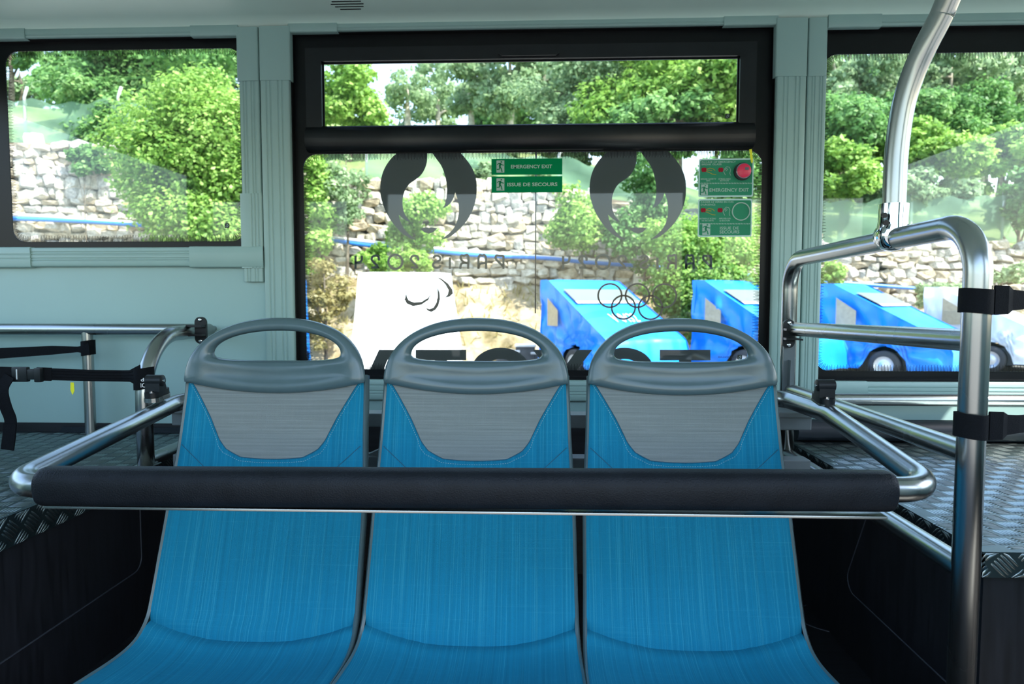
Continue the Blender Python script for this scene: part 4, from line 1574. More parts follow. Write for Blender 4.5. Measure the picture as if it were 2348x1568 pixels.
for dx, lab in ((0, 'left'), (480, 'right')):
    where = 'above the white vehicle' if dx == 0 else 'above the rings'
    e = thing('flame_emblem', 'large grey round flame emblem with lips on the glass, ' + where, 'emblem', (*px2(982 + dx, 550)[:1], DY0, px2(982 + dx, 550)[1]), 'flame emblems on the window')
    for nm, lp_ in (('left_flame', chain(LOBE_L, LOBE_L2, LOBE_L3, LOBE_L4)), ('right_flame', chain(LOBE_R, LOBE_R2, LOBE_R3, LOBE_R4)), ('lips', MOUTH)):
        MB().add(*extrude_poly([zoom(lp_, 640, 0, 2.45, dx)], DY0, DY1)).build(nm, M['film'], e)
    d2 = 476 if dx else 0
    wd = thing('mirrored_lettering', 'grey mirror-written PARiS 2024 lettering below the %s flame emblem' % lab, 'lettering', (*px2(980 + d2, 617)[:1], DY0, px2(980 + d2, 617)[1]), 'mirrored city lettering')
    for ch, xa, xb in SLOTS:
        t = MB()
        xa2, xb2 = xa + d2 * (1 + 0.0), xb + d2
        zt__, zb__ = ZT_ + (0.5 if dx else 0), ZB_ + (0.5 if dx else 0)
        hgt = zb__ - zt__
        strokes, wid = LETTERS[ch]
        stroke_w = (px2(1000, 600)[1] - px2(1000, 605.2)[1])
        if ch == '0':
            c = px2((xa2 + xb2) / 2, (zt__ + zb__) / 2)
            r_ = (px2(xb2, 600)[0] - px2(xa2, 600)[0]) / 2 - stroke_w / 2
            t.add(*ribbon(circle2(c[0], c[1], r_, 36), stroke_w, DY0, DY1, True))
        for st_ in strokes:
            pts = []
            for (u, v) in st_:
                X = xb2 - 2.6 - (u / max(0.2, wid)) * (xb2 - xa2 - 5.2) if ch != 'i' else (xa2 + xb2) / 2
                Y = zb__ - 2.6 * (0 if v < 0.1 and ch != '2' and ch != 'S' else 1) - v * (hgt - (5.2 if ch in '2S' else 2.6 if v > 0.1 else 0))
                if v >= 0.99:
                    Y = zt__ + 2.6
                pts.append(px2(X, Y))
            if ch in 'SAR' or (ch == '4' and len(st_) > 3):
                pts = [(v.x, v.y) for v in smooth_path([Vector((p[0], p[1], 0)) for p in pts], 4)]
            if ch in 'P2' and len(pts) > 4:
                k0 = 1 if ch == 'P' else 0
                k1 = 5 if ch == 'P' else 7
                cur = [(v.x, v.y) for v in smooth_path([Vector((p[0], p[1], 0)) for p in pts[k0:k1 + 1]], 4)]
                pts = pts[:k0] + cur + pts[k1 + 1:]
            t.add(*ribbon(pts, stroke_w, DY0, DY1))
        t.build('letter', M['film'], wd)

# three crescents
A1 = [(708, 300), (722, 335), (755, 348), (800, 345), (835, 325), (857, 302), (840, 335), (800, 362), (750, 371), (712, 355), (700, 330)]
A2 = [(897, 262), (908, 290), (912, 325), (903, 365), (885, 392), (860, 406), (838, 398), (825, 380), (848, 388), (872, 380), (890, 350), (899, 310)]
A3 = [(880, 195), (920, 205), (960, 235), (985, 270), (989, 295), (970, 313), (940, 321), (958, 303), (963, 275), (945, 240), (915, 212)]
e = thing('crescent_emblem', 'grey emblem of three curved crescents on the glass over the white vehicle', 'emblem', (*px2(980, 716)[:1], DY0, px2(980, 716)[1]))
for A_ in (A1, A2, A3):
    MB().add(*extrude_poly([zoom(A_, 660, 560, 2.613)], DY0, DY1)).build('crescent', M['film'], e)
# five rings
e = thing('five_rings_emblem', 'grey emblem of five linked rings on the glass over a blue vehicle', 'emblem', (*px2(1461, 735)[:1], DY0, px2(1461, 735)[1]))
rr_ = px2(1400 + 27.0, 700)[0] - px2(1400, 700)[0]
rw_ = px2(1400 + 4.0, 700)[0] - px2(1400, 700)[0]
for (x, y) in ((1398.5, 677.5), (1461.5, 677.5), (1523.5, 678.0), (1429.5, 704.5), (1491.5, 705.0)):
    c = px2(x, y)
    MB().add(*ribbon(circle2(c[0], c[1], rr_, 48), rw_, DY0, DY1, True)).build('ring', M['film'], e)
# large lettering, mirrored, running below the edge of the pane
wd = thing('large_mirrored_lettering', 'large grey bold mirror-written brand lettering at the foot of the centre window', 'lettering', (*px2(1240, 895)[:1], DY0, px2(1240, 895)[1]))


def poly_px(pts):
    return [px2(x, y) for x, y in pts]


HB = 902


def l_T(c):
    return [poly_px([(c - 58, 802), (c + 58, 802), (c + 58, 826), (c + 14, 826), (c + 14, HB), (c - 14, HB), (c - 14, 826), (c - 58, 826)])]


def l_O(c):
    o = [px2(c + 67 * math.cos(t), 849 + 52 * math.sin(t)) for t in np.linspace(0, 2 * math.pi, 41)[:-1]]
    i = [px2(c + 37 * math.cos(t), 849 + 26 * math.sin(t)) for t in np.linspace(0, 2 * math.pi, 41)[:-1]]
    return [o, i[::-1]]


def l_Y(c):
    return [poly_px([(c - 68, 802), (c - 33, 802), (c, 848), (c + 33, 802), (c + 68, 802), (c + 15, 872), (c + 15, HB), (c - 15, HB), (c - 15, 872)])]


def l_A(c):
    return [poly_px([(c - 20, 802), (c + 20, 802), (c + 66, HB), (c + 34, HB), (c + 26, 884), (c - 26, 884), (c - 34, HB), (c - 66, HB)]),
            poly_px([(c, 824), (c - 15, 862), (c + 15, 862)])]


for fn, c in ((l_T, 1571), (l_O, 1432), (l_Y, 1290), (l_O, 1148), (l_T, 1011), (l_A, 889)):
    MB().add(*extrude_poly(fn(c), DY0, DY1)).build('letter', M['film'], wd)


# ------------------------------------------------------------------ signs on the inside of the pane
SY = GY - 0.0052


def pxs(px, py):
    p = at(px, py, Y=SY)
    return (p.x, p.z)


def runner(x0, x1, y0, y1):
    """running figure strokes in a pixel box"""
    def m(u, v):
        return pxs(x0 + (x1 - x0) * u, y0 + (y1 - y0) * v)
    w = (pxs(x1, 0)[0] - pxs(x0, 0)[0]) * 0.15
    t = MB()
    yy = (SY - 0.0022, SY - 0.0018)
    c = m(0.63, 0.12)
    t.add(*extrude_poly([circle2(c[0], c[1], w * 0.72, 14)], *yy))
    for st_, k in (([(0.08, 0.36), (0.24, 0.26), (0.55, 0.24)], 0.8), ([(0.50, 0.26), (0.70, 0.36), (0.96, 0.40)], 0.8), ([(0.50, 0.24), (0.40, 0.52)], 1.7), ([(0.42, 0.48), (0.36, 0.72), (0.02, 0.74)], 1.0), ([(0.44, 0.50), (0.62, 0.68), (0.72, 0.94)], 1.0)):
        t.add(*ribbon([m(*q) for q in st_], w * k, *yy))
    return t


def flat(name, loops, mat, parent, y0, y1):
    return MB().add(*extrude_poly(loops, y0, y1)).build(name, M[mat], parent)


for (y0, y1, words, tx0, tx1, lab) in ((363, 401, 'EMERGENCY EXIT', 1171.5, 1266, 'upper green strip sign reading EMERGENCY EXIT on the centre pane'), (404, 442, 'ISSUE DE SECOURS', 1163.5, 1278, 'lower green strip sign reading ISSUE DE SECOURS on the centre pane')):
    a, b_ = pxs(1127, y1), pxs(1289.5, y0)
    s = thing('exit_sign', lab, 'sign', ((a[0] + b_[0]) / 2, SY, a[1]), 'green strip signs')
    flat('plate', [rect(a[0], b_[0], a[1], b_[1])], 'green', s, SY - 0.001, SY)
    q0, q1 = pxs(1138.5, y1 - 5), pxs(1156.5, y0 + 5)
    flat('pictogram_panel', [rect(q0[0], q1[0], q0[1], q1[1])], 'pale', s, SY - 0.0016, SY - 0.001)
    runner(1139, 1156, y0 + 5, y1 - 5).build('running_figure', M['green'], s)
    t0, t1 = pxs(tx0, y1 - 14.5), pxs(tx1, y0 + 14.5)
    mesh('lettering', *text_shape(words, t0[0], t1[0], t0[1], t1[1], SY - 0.0018, SY - 0.0018, 0.02), M['pale'], s)


def sticker(lab, x0, x1, y0, y1, dx, lines, big, button):
    a, b_ = pxs(x0, y1), pxs(x1, y0)
    s = thing('exit_sticker', lab, 'sticker', ((a[0] + b_[0]) / 2, SY, a[1]), 'green instruction stickers')
    flat('border', [rrect(a[0], b_[0], a[1], b_[1], 0.006, 5)], 'pale2', s, SY - 0.0008, SY)
    c0, c1 = pxs(x0 + 3, y1 - 3.5), pxs(x1 - 3, y0 + 3.5)
    flat('plate', [rrect(c0[0], c1[0], c0[1], c1[1], 0.005, 5)], 'green2', s, SY - 0.0014, SY - 0.0008)
    yf = SY - 0.0020
    for (w, lx0, lx1, ly0, ly1) in lines:
        t0, t1 = pxs(lx0, ly1), pxs(lx1, ly0)
        mesh('lettering', *text_shape(w, t0[0], t1[0], t0[1], t1[1], yf, yf, 0.01), M['pale2'], s)
    # dashed divider
    yd = y0 + 57.5
    mb_ = MB()
    xx = x0 + 5
    while xx < x1 - 7:
        p = [pxs(xx, yd + 1.4), pxs(xx + 1.6, yd + 1.4), pxs(xx + 2.8, yd - 1.4), pxs(xx + 1.2, yd - 1.4)]
        mb_.add(*extrude_poly([p], yf, yf + 0.0004))
        xx += 3.6
    mb_.build('divider', M['pale2'], s)
    # pictograms: red knob with an open hand, red knob with a fist
    for (kx, ky, hand) in ((x0 + 12.5, y0 + 26.5, 0), (x0 + 51, y0 + 26.5, 1)):
        for ox in (-2.0, 2.6):
            c = pxs(kx + ox, ky)
            flat('red_knob', [[(c[0] + 0.0048 * math.cos(t), c[1] + 0.0072 * math.sin(t)) for t in np.linspace(0, 6.28, 15)[:-1]]], 'redprint', s, yf - 0.0003 * (ox > 0), yf + 0.0004)
        h = MB()
        w = 0.0012
        if hand == 0:
            for st_ in ([(6, -1), (14, -4), (22, -2), (26, 2)], [(6, 1), (13, 1), (19, 2)], [(6, 4), (12, 6), (20, 10), (28, 11)]):
                h.add(*ribbon([pxs(kx + a_, ky + b2) for a_, b2 in st_], w * 1.3, yf, yf + 0.0004))
            h.build('open_hand', M['yellowprint'], s)
        else:
            for st_ in ([(7, 4), (9, -2), (14, -7), (20, -6), (23, 0), (21, 8), (23, 13)], [(7, 4), (11, 12)], [(10, 0), (15, -4)], [(12, 3), (17, -2)]):
                h.add(*ribbon([pxs(kx + a_, ky + b2) for a_, b2 in st_], w, yf, yf + 0.0004))
            h.build('fist', M['pale2'], s)
    px0, px1, py0, py1 = big
    q0, q1 = pxs(px0, py1), pxs(px1, py0)
    flat('pictogram_panel', [rect(q0[0], q1[0], q0[1], q1[1])], 'pale2', s, SY - 0.0018, SY - 0.0013)
    runner(px0, px1, py0, py1).build('running_figure', M['green2'], s)
    bx, by = button
    c = pxs(bx, by)
    k = pxs(bx + 1, by)[0] - c[0]
    return s, c, k


s1, c, k = sticker('upper green emergency sticker with the red button, reading IN CASE OF EMERGENCY BREAK GLASS', 1601, 1728.5, 363, 452, 0,
                   [('IN CASE OF EMERGENCY', 1608.5, 1687, 369, 373.8), ('BREAK GLASS', 1608.5, 1654, 374.8, 379.4), ('BREAK SAFETY', 1606.5, 1642, 408.8, 412.4), ('SEAL', 1619, 1629, 412.8, 416), ('STRIKE RED', 1647, 1675, 408.8, 412.4), ('BUTTON', 1651, 1670.5, 412.8, 416), ('EMERGENCY EXIT', 1626.5, 1716.5, 431.5, 440)],
                   (1607, 1623, 423, 447.5), (1701.5, 394))
n = 36
btn = MB().tube([(c[0], SY - 0.0015, c[1]), (c[0], SY - 0.010, c[1])], 20.0 * k, n).build('button_housing', M['blackplastic'], s1, ang=40)
MB().tube([(c[0] + 0.002, SY - 0.010, c[1] + 0.001), (c[0] + 0.002, SY - 0.013, c[1] + 0.001)], 17.6 * k, n).build('button_rim', M['chrome'], btn, ang=40)
MB().tube([(c[0] + 0.002, SY - 0.012, c[1] + 0.001), (c[0] + 0.002, SY - 0.017, c[1] + 0.001), (c[0] + 0.002, SY - 0.019, c[1] + 0.001)], [16.0 * k, 16.0 * k, 13.5 * k], n).build('red_button', M['red'], btn, ang=50)
cc = pxs(1708.5, 389)
flat('button_print', [rect(cc[0] - 0.006, cc[0] + 0.006, cc[1] - 0.004, cc[1] + 0.004)], 'greysteel', btn, SY - 0.0194, SY - 0.0188)
s2, c, k = sticker('lower green emergency sticker with the clear ring, reading ISSUE DE SECOURS in two lines', 1599.5, 1725, 455.5, 543.5, 0,
                   [('CASSER LE VERRE EN CAS', 1606.5, 1681.5, 461, 465.6), ("D'URGENCE", 1606.5, 1640, 467, 471.4), ('RETIRER LE SCEAU', 1604, 1641, 499.5, 503), ('DE SECURITE', 1609, 1636, 504.5, 507.6), ('APPUYER SUR', 1648, 1675, 499.5, 503), ('LE BOUTON', 1649.5, 1673, 504.5, 507.6), ('ISSUE DE', 1650.5, 1693.5, 519.5, 526.5), ('SECOURS', 1649.5, 1695, 528, 535.5)],
                   (1610, 1628.5, 512.5, 539), (1698.5, 485))
rg = MB()
m_ = 40
rg.tube([(c[0] + 20 * k * math.cos(2 * math.pi * t / m_), SY - 0.003, c[1] + 20 * k * math.sin(2 * math.pi * t / m_)) for t in range(m_ + 1)], 0.0018, 8, False)
rg.build('clear_ring', M['pale'], s2, True)
a = pxs(1716, 346)
vs, fs = extrude_poly([[(a[0] - 0.004, a[1]), (a[0] + 0.004, a[1] + 0.001), (a[0] + 0.009, a[1] - 0.038), (a[0] + 0.006, a[1] - 0.044), (a[0] + 0.002, a[1] - 0.038)]], SY - 0.022, SY - 0.0205)
tag(mesh('yellow_tag', vs, fs, M['yellow']), 'yellow plastic tag at the red button in the corner of the centre pane', 'tag', 'yellow safety tags')


# makers' marks etched on the panes
def glass_mark(px, py, w, lab):
    a = pxs(px, py)
    k = pxs(px + 1, py)[0] - a[0]
    t = thing('glass_mark', lab, 'mark', (a[0], GY, a[1] - 6 * k), 'etched glass marks')
    y0_, y1_ = GY - 0.0003, GY + 0.0003
    flat('logo_square', [rrect(a[0] - 5.5 * k, a[0] + 5.5 * k, a[1] - 5.5 * k, a[1] + 5.5 * k, 2.5 * k, 4)], 'silver', t, y0_ - .0004, y1_)
    MB().add(*ribbon([(a[0] - 3 * k, a[1] - 2 * k), (a[0], a[1] - 3.2 * k), (a[0] + 3 * k, a[1]), (a[0] + 1.5 * k, a[1] + 3 * k), (a[0] - 1.5 * k, a[1] + 0.5 * k)], 1.0 * k, y0_ - .001, y0_ - .0005)).build('logo_line', M['pale2'], t)
    if w:
        mesh('lettering', *text_shape('CARTANGLASS', a[0] - (10 + w) * k, a[0] - 9 * k, a[1] - 2 * k, a[1] + 2 * k, y0_, y0_, 0.01, mirror=True), M['silver'], t)
    return t


glass_mark(1669, 265, 44, 'tiny dark etched maker mark in the lower right corner of the narrow top light')
glass_mark(519, 517, 0, 'tiny dark etched maker mark in the lower right corner of the left window')
glass_mark(1697, 819, 40, 'tiny dark etched maker mark seen through the handle of the rightmost seat')

# thin dark cable hanging outside the centre pane
a, b_ = at(1229, 335, Y=GY + 0.02), at(1227.5, 718, Y=GY + 0.02)
tag(MB().tube([a, b_], 0.0020, 8).build('hanging_cable', M['blackplastic'], None, True), 'thin black cable hanging outside the centre pane behind the green strip signs', 'cable')

# ================================================================== outside
ZG = -0.55                       # yard level
ground = struct(MB().box(-70, 70, -60, 60, ZG - 0.3, ZG).build('ground', M['asphalt']))


# wall line: the stone wall runs slightly away to the right
def wall_y(x):
    return 17.0 + 0.06 * (x + 8)


def px_at_x(x, y):
    return 1237 + F * x / y


def wall_top(x):
    y = wall_y(x)
    px = px_at_x(x, y)
    py = float(np.interp(px, [-400, 0, 300, 700, 1250, 1600, 1900, 2348, 3000], [300, 308, 318, 385, 425, 480, 556, 562, 570]))
    return EYE + (688 - py) / F * y


def wall_base(x):
    y = wall_y(x)
    px = px_at_x(x, y)
    py = float(np.interp(px, [-400, 0, 300, 700, 1250, 1900, 2348, 3000], [640, 640, 640, 620, 640, 690, 700, 705]))
    return EYE + (688 - py) / F * y


# earth bank from the yard up to the foot of the wall
def bank(u, v):
    x = -22 + 46 * u
    y1 = wall_y(x) + 0.2
    y0 = y1 - 2.6
    y = y0 + (y1 - y0) * v
    zt_ = wall_base(x) + 0.05
    t = v ** 0.8
    z = ZG - 0.05 + (zt_ - ZG) * t
    nz = noise.noise(Vector((x * 0.9, y * 0.9, 3.1))) * 0.40 + noise.noise(Vector((x * 2.7, y * 2.7, 8.1))) * 0.22 + noise.noise(Vector((x * 6, y * 6, 1.1))) * 0.10
    nz *= min(1, v * 4) * (1 - 0.7 * v)
    return Vector((x, y - 0.3 * nz, z + nz))


vs, fs = grid_mesh(bank, 360, 44)
struct(mesh('earth_bank', vs, fs, M['dirt'], None, True))

# stone wall
sw = thing('stone_wall', 'long rough retaining wall of pale irregular stones behind the parked vehicles', 'wall', (0, wall_y(0), ZG))
vs, fs = [], []
xs_ = np.linspace(-20, 23, 60)
for x in xs_:
    y = wall_y(x) + 0.10
    vs += [(x, y, ZG), (x, y, wall_top(x) - 0.12), (x, y + 0.6, wall_top(x) - 0.12), (x, y + 0.6, ZG)]
for i in range(len(xs_) - 1):
    for k in range(3):
        fs.append((4 * i + k, 4 * i + 4 + k, 4 * i + 5 + k, 4 * i + 1 + k))
mesh('wall_core', vs, fs, M['mortar'], sw)
protos = []
for v in range(8):
    bm = bmesh.new()
    bmesh.ops.create_cube(bm, size=1)
    bmesh.ops.bevel(bm, geom=list(bm.edges), offset=0.2, segments=1, affect='EDGES')
    for w in bm.verts:
        w.co += Vector((random.uniform(-.13, .13), random.uniform(-.10, .10), random.uniform(-.13, .13)))
    me = bpy.data.meshes.new('stone')
    bm.to_mesh(me)
    bm.free()
    me.materials.append(M[('stone1', 'stone1', 'stone2', 'stone3', 'stone1', 'stone2', 'stone1', 'stone3')[v]])
    protos.append(me)
slots = []
x = -15.5
z0_ = None
row_z = {}
lvl = 0.0
while lvl < 7.0:
    h = random.uniform(0.15, 0.30)
    x = -16 + random.random() * 0.4
    while x < 17:
        w = random.uniform(0.16, 0.50)
        hh = h * random.uniform(0.8, 1.25)
        cx_, cz_ = x + w / 2, ZG + 0.9 + lvl + h / 2 + random.uniform(-.05, .05)
        if wall_base(cx_) - 0.25 < cz_ < wall_top(cx_) - hh * 0.25:
            slots.append((cx_, cz_, w, hh))
        x += w * 0.99
    lvl += h * 0.97


def in_view(cx_, cz_):
    y = wall_y(cx_)
    px = px_at_x(cx_, y)
    py = 688 - (cz_ - EYE) / y * F
    if 0 < px < 330 and py < 560:
        return 3
    if 690 < px < 1300 and 350 < py < 640:
        return 2.5
    if 1880 < px < 2348 and 540 < py < 720:
        return 2.8
    return 0.2 if -60 < px < 2420 else 0


slots.sort(key=lambda s: -in_view(s[0], s[1]) * (1 + s[2] * s[3]))
rest = {k: MB() for k in range(4)}
loc0 = root_loc(sw)
for i, (cx_, cz_, w, hh) in enumerate(slots):
    y = wall_y(cx_) + random.uniform(-0.05, 0.05)
    rz = random.uniform(-0.22, 0.22)
    me = protos[random.randrange(8)]
    mt = Matrix.Translation((cx_, y, cz_)) @ Matrix.Rotation(rz, 4, 'Y') @ Matrix.Diagonal((w * 1.04, 0.40, hh * 1.06, 1))
    if i < 300:
        o = bpy.data.objects.new('stone', me)
        o.parent = sw
        mt2 = Matrix.Translation(-loc0) @ mt
        o.matrix_local = mt2
        C.objects.link(o)
    else:
        k = ('stone_pale', 'stone_grey', 'stone_ochre').index(me.materials[0].name) if me.materials[0].name in ('stone_pale', 'stone_grey', 'stone_ochre') else 0
        rest[k].add([mt @ v.co for v in me.vertices], [tuple(p.vertices) for p in me.polygons])
for k, nm in ((0, 'stone1'), (1, 'stone2'), (2, 'stone3')):
    if rest[k].v:
        o = rest[k].build('rubble_stones', M[nm], sw)
        o['kind'] = 'stuff'

# hillside above the wall
def hill(u, v):
    x = -34 + 72 * u
    y0 = wall_y(x) + 0.5
    y = y0 + 45 * v ** 1.3
    px = px_at_x(x, y0)
    top = wall_top(x) - 0.15
    rise = float(np.interp(px, [-400, 0, 500, 1000, 1700, 2348, 3000], [2.2, 2.2, 2.4, 1.8, 1.2, 1.0, 1.0]))
    z = top + rise * (1 - math.exp(-(y - y0) / 5)) + (y - y0) * 0.17 + 0.25 * noise.noise(Vector((x * 0.5, y * 0.5, 0)))
    return Vector((x, y, z))


vs, fs = grid_mesh(hill, 90, 40)
struct(mesh('hillside', vs, fs, M['grassbank'], None, True))


def hill_z(x, y):
    y0 = wall_y(x) + 0.5
    u = (x + 34) / 72
    v = max(0, (y - y0) / 45) ** (1 / 1.3)
    return hill(u, v).z


# pipes along the foot of the wall
def pipe(name, label, mat, pts, r, off):
    P = []
    for px, py in pts:
        y = 16.2
        for _ in range(4):
            p = at(px, py, Y=y)
            y = wall_y(p.x) - off
        P.append(at(px, py, Y=y))
    return tag(MB().tube(smooth_path(P, 6), r, 8).build(name, M[mat], None, True), label, 'pipe', 'pipes along the stone wall')


pipe('water_pipe', 'long blue pipe sagging along the stone wall', 'pipeblue', [(-200, 500), (0, 501), (170, 507), (300, 515), (560, 530), (720, 546), (820, 560), (920, 570), (1000, 577), (1100, 586), (1250, 592), (1350, 602), (1500, 612), (1700, 630), (1950, 650), (2110, 662), (2400, 680)], 0.048, 0.42)
pipe('grey_pipe', 'pale grey pipe running just above the blue pipe on the stone wall', 'pipewhite', [(-200, 488), (0, 493), (100, 496), (260, 508), (560, 524), (720, 541), (900, 560), (1100, 579), (1400, 600)], 0.045, 0.36)


# fence on top of the wall
def fence(label, x0, x1, n, hgt, netmat, lean=True, yo=0.9):
    xs2 = np.linspace(x0, x1, n)
    f = thing('mesh_fence', label, 'fence', ((x0 + x1) / 2, wall_y((x0 + x1) / 2) + yo, wall_top((x0 + x1) / 2) - 0.2))
    tops = []
    for x in xs2:
        y = wall_y(x) + yo
        z = hill_z(x, y)
        p = MB().tube([(x, y, z - 0.2), (x, y, z + hgt), (x + 0.16, y - 0.1, z + hgt + 0.22)], 0.035, 8).build('fence_post', M['fencepost'], f, True)
        tops.append((x, y, z))
    nu = 40
    vs, fs = [], []
    for i in range(nu + 1):
        t = i / nu * (n - 1)
        k = min(int(t), n - 2)
        a, b = Vector(tops[k]), Vector(tops[k + 1])
        p = a.lerp(b, t - k)
        sag = 0.10 * math.sin(math.pi * (t - k)) + 0.06 * math.sin(i * 1.7)
        for j in range(7):
            vs.append((p.x, p.y - 0.04 - 0.05 * math.sin(j * 1.3 + i * 0.9), p.z + (hgt * 0.95 - sag) * j / 6))
    for i in range(nu):
        for j in range(6):
            fs.append((i * 7 + j, (i + 1) * 7 + j, (i + 1) * 7 + j + 1, i * 7 + j + 1))
    mesh('netting', vs, fs, M[netmat], f, True)
    return f


fence('green netted fence on pale posts on the wall top, seen in the right window', 7.5, 17.5, 5, 1.35, 'net')
fence('green netted fence on pale posts on the wall top, seen in the left window', -18.0, -8.5, 5, 1.25, 'net', yo=0.7)
fence('green netted fence on the wall top behind the centre window', -4.5, 5.5, 5, 1.0, 'net', yo=0.6)


# ------------------------------------------------------------------ plants
def leaves(centres, radii, n, size, flat_=0.75, droop=0.0, seed=0):
    """leaf blades scattered through ellipsoid clumps -> vertices, faces, tint"""
    g = np.random.default_rng(seed)
    centres, radii = np.asarray(centres, float), np.asarray(radii, float)
    vol = (radii.prod(1)) ** (0.75)
    idx = g.choice(len(centres), n, p=vol / vol.sum())
    d = g.normal(size=(n, 3))
    d /= np.linalg.norm(d, axis=1)[:, None]
    r = g.uniform(0.30, 1.0, n) ** 0.5 * (1 + 0.30 * g.random(n) ** 4)
    d = d * (1 + 0.22 * np.sin(d[:, :1] * 7 + idx[:, None]) * np.cos(d[:, 2:] * 6 + idx[:, None] * 1.7))
    P = centres[idx] + d * radii[idx] * r[:, None]
    # blade direction and normal: outwards and up
    nrm = d * 0.7 + g.normal(size=(n, 3)) * 0.55 + np.array([0, 0, flat_])
    nrm /= np.linalg.norm(nrm, axis=1)[:, None]
    t = g.normal(size=(n, 3)) + d * 0.5 + np.array([0, 0, -droop])
    t -= nrm * (t * nrm).sum(1)[:, None]
    t /= np.linalg.norm(t, axis=1)[:, None]
    b = np.cross(nrm, t)
    s = size * g.uniform(0.6, 1.35, n)[:, None]
    w = 0.36
    v = np.stack([P - t * s * 0.5, P + b * s * w - nrm * s * 0.10, P + t * s * 0.5 - nrm * s * 0.12, P - b * s * w - nrm * s * 0.10], 1).reshape(-1, 3)
    f = np.arange(n * 4).reshape(-1, 4)
    clump_tint = g.uniform(-0.18, 0.18, len(centres))
    tint = np.clip(0.42 + clump_tint[idx] + g.normal(0, 0.2, n), 0, 1)
    return v, f, np.repeat(tint, 4)


def crown(c, rx, ry, rz, nc, seed, rr=0.42):
    g = np.random.default_rng(seed)
    cs, rs = [], []
    for k in range(nc):
        d = g.normal(size=3)
        d /= np.linalg.norm(d)
        q = g.uniform(0.15, 0.9) ** 0.6
        cs.append((c[0] + d[0] * rx * q, c[1] + d[1] * ry * q, c[2] + d[2] * rz * q))
        m = min(rx, rz) * rr * g.uniform(0.45, 1.15)
        rs.append((m * 1.15, m * 1.1, m * 0.8))
    return cs, rs


seedn = [100]


def tree(name, label, cat, px, py, Y, wpx, hpx, mat, n, nc, leaf=0.13, base=None, trunks=1, bark='bark', tr=0.10, group=None, flat_=0.75, rr=0.42, depth=None, droop=0.0, lean=0.0):
    """plant whose crown is centred at a pixel at distance Y, with crown half sizes in pixels"""
    seedn[0] += 1
    sd = seedn[0]
    g = random.Random(sd)
    c = at(px, py, Y=Y)
    rx, rz = wpx / F * Y, hpx / F * Y
    ry = depth or rx * 0.8
    if base is None:
        base = ZG if Y < wall_y(c.x) - 2.4 else (hill_z(c.x, Y) if Y > wall_y(c.x) + 0.5 else wall_base(c.x) - 0.6)
    t = thing(name, label, cat, (c.x, Y, base), group)
    cs, rs = crown(c, rx, ry, rz, nc, sd, rr)
    v, f, tint = leaves(cs, rs, n, leaf, flat_, droop, sd)
    o = mesh('foliage', v, f, M[mat], t, False, attr=tint)
    o['kind'] = 'stuff'
    for k in range(trunks):
        x0 = c.x + g.uniform(-1, 1) * rx * 0.25 * (trunks > 1)
        top = Vector((c.x + g.uniform(-.3, .3) * rx + lean, Y + g.uniform(-.2, .2) * ry, c.z + rz * g.uniform(0.3, 0.75)))
        b = Vector((x0, Y, base - 0.1))
        mid = b.lerp(top, 0.5) + Vector((g.uniform(-.15, .15) * rx, 0, 0))
        P = smooth_path([b, mid, top], 6)
        R_ = [tr * (1 - 0.75 * i / (len(P) - 1)) for i in range(len(P))]
        trunk = MB().tube(P, R_, 7).build('trunk', M[bark], t, True)
        bm_ = MB()
        for q in range(5):
            s0 = P[int(len(P) * (0.45 + 0.1 * q))] if int(len(P) * (0.45 + 0.1 * q)) < len(P) else P[-1]
            e = Vector(cs[g.randrange(len(cs))])
            bm_.tube(smooth_path([s0, s0.lerp(e, 0.5) + Vector((0, 0, 0.1 * rz)), e], 4), [tr * 0.4 * (1 - 0.08 * i) for i in range(9)], 5)
        bm_.build('branches', M[bark], trunk, True)
    return t


GRP = 'trees and bushes outside'
# left window
tree('broadleaf_tree', 'dark green broadleaf tree filling the top of the left window', 'tree', 365, 165, 19.5, 235, 150, 'leafB', 24000, 38, 0.15, trunks=2, tr=0.16, depth=1.4, group=GRP)
tree('broadleaf_tree', 'dark green tree crown reaching in from the left over the netted fence', 'tree', 20, 115, 21.0, 125, 48, 'leafB', 4500, 14, 0.15, depth=1.2, group=GRP)
tree('broadleaf_tree', 'bright green bushy tree at the right side of the left window', 'tree', 455, 370, 14.8, 165, 235, 'leafA', 52000, 80, 0.092, base=ZG, trunks=3, tr=0.07, depth=1.1, group=GRP)
tree('broadleaf_tree', 'mid green bush leaning over the stone wall in the left window', 'bush', 215, 255, 17.9, 110, 80, 'leafB', 9000, 20, 0.12, depth=0.8, group=GRP)
tree('ivy_patch', 'green climber hanging on the stones in the left window', 'bush', 195, 365, 16.4, 55, 45, 'leafB', 2200, 9, 0.10, base=wall_base(-11) - 0.2, tr=0.02, depth=0.15, group=GRP)
tree('hill_bush', 'pale green bush on the hillside at the far left', 'bush', 40, 205, 27.0, 95, 45, 'leafC', 5000, 14, 0.17, depth=2, group=GRP)
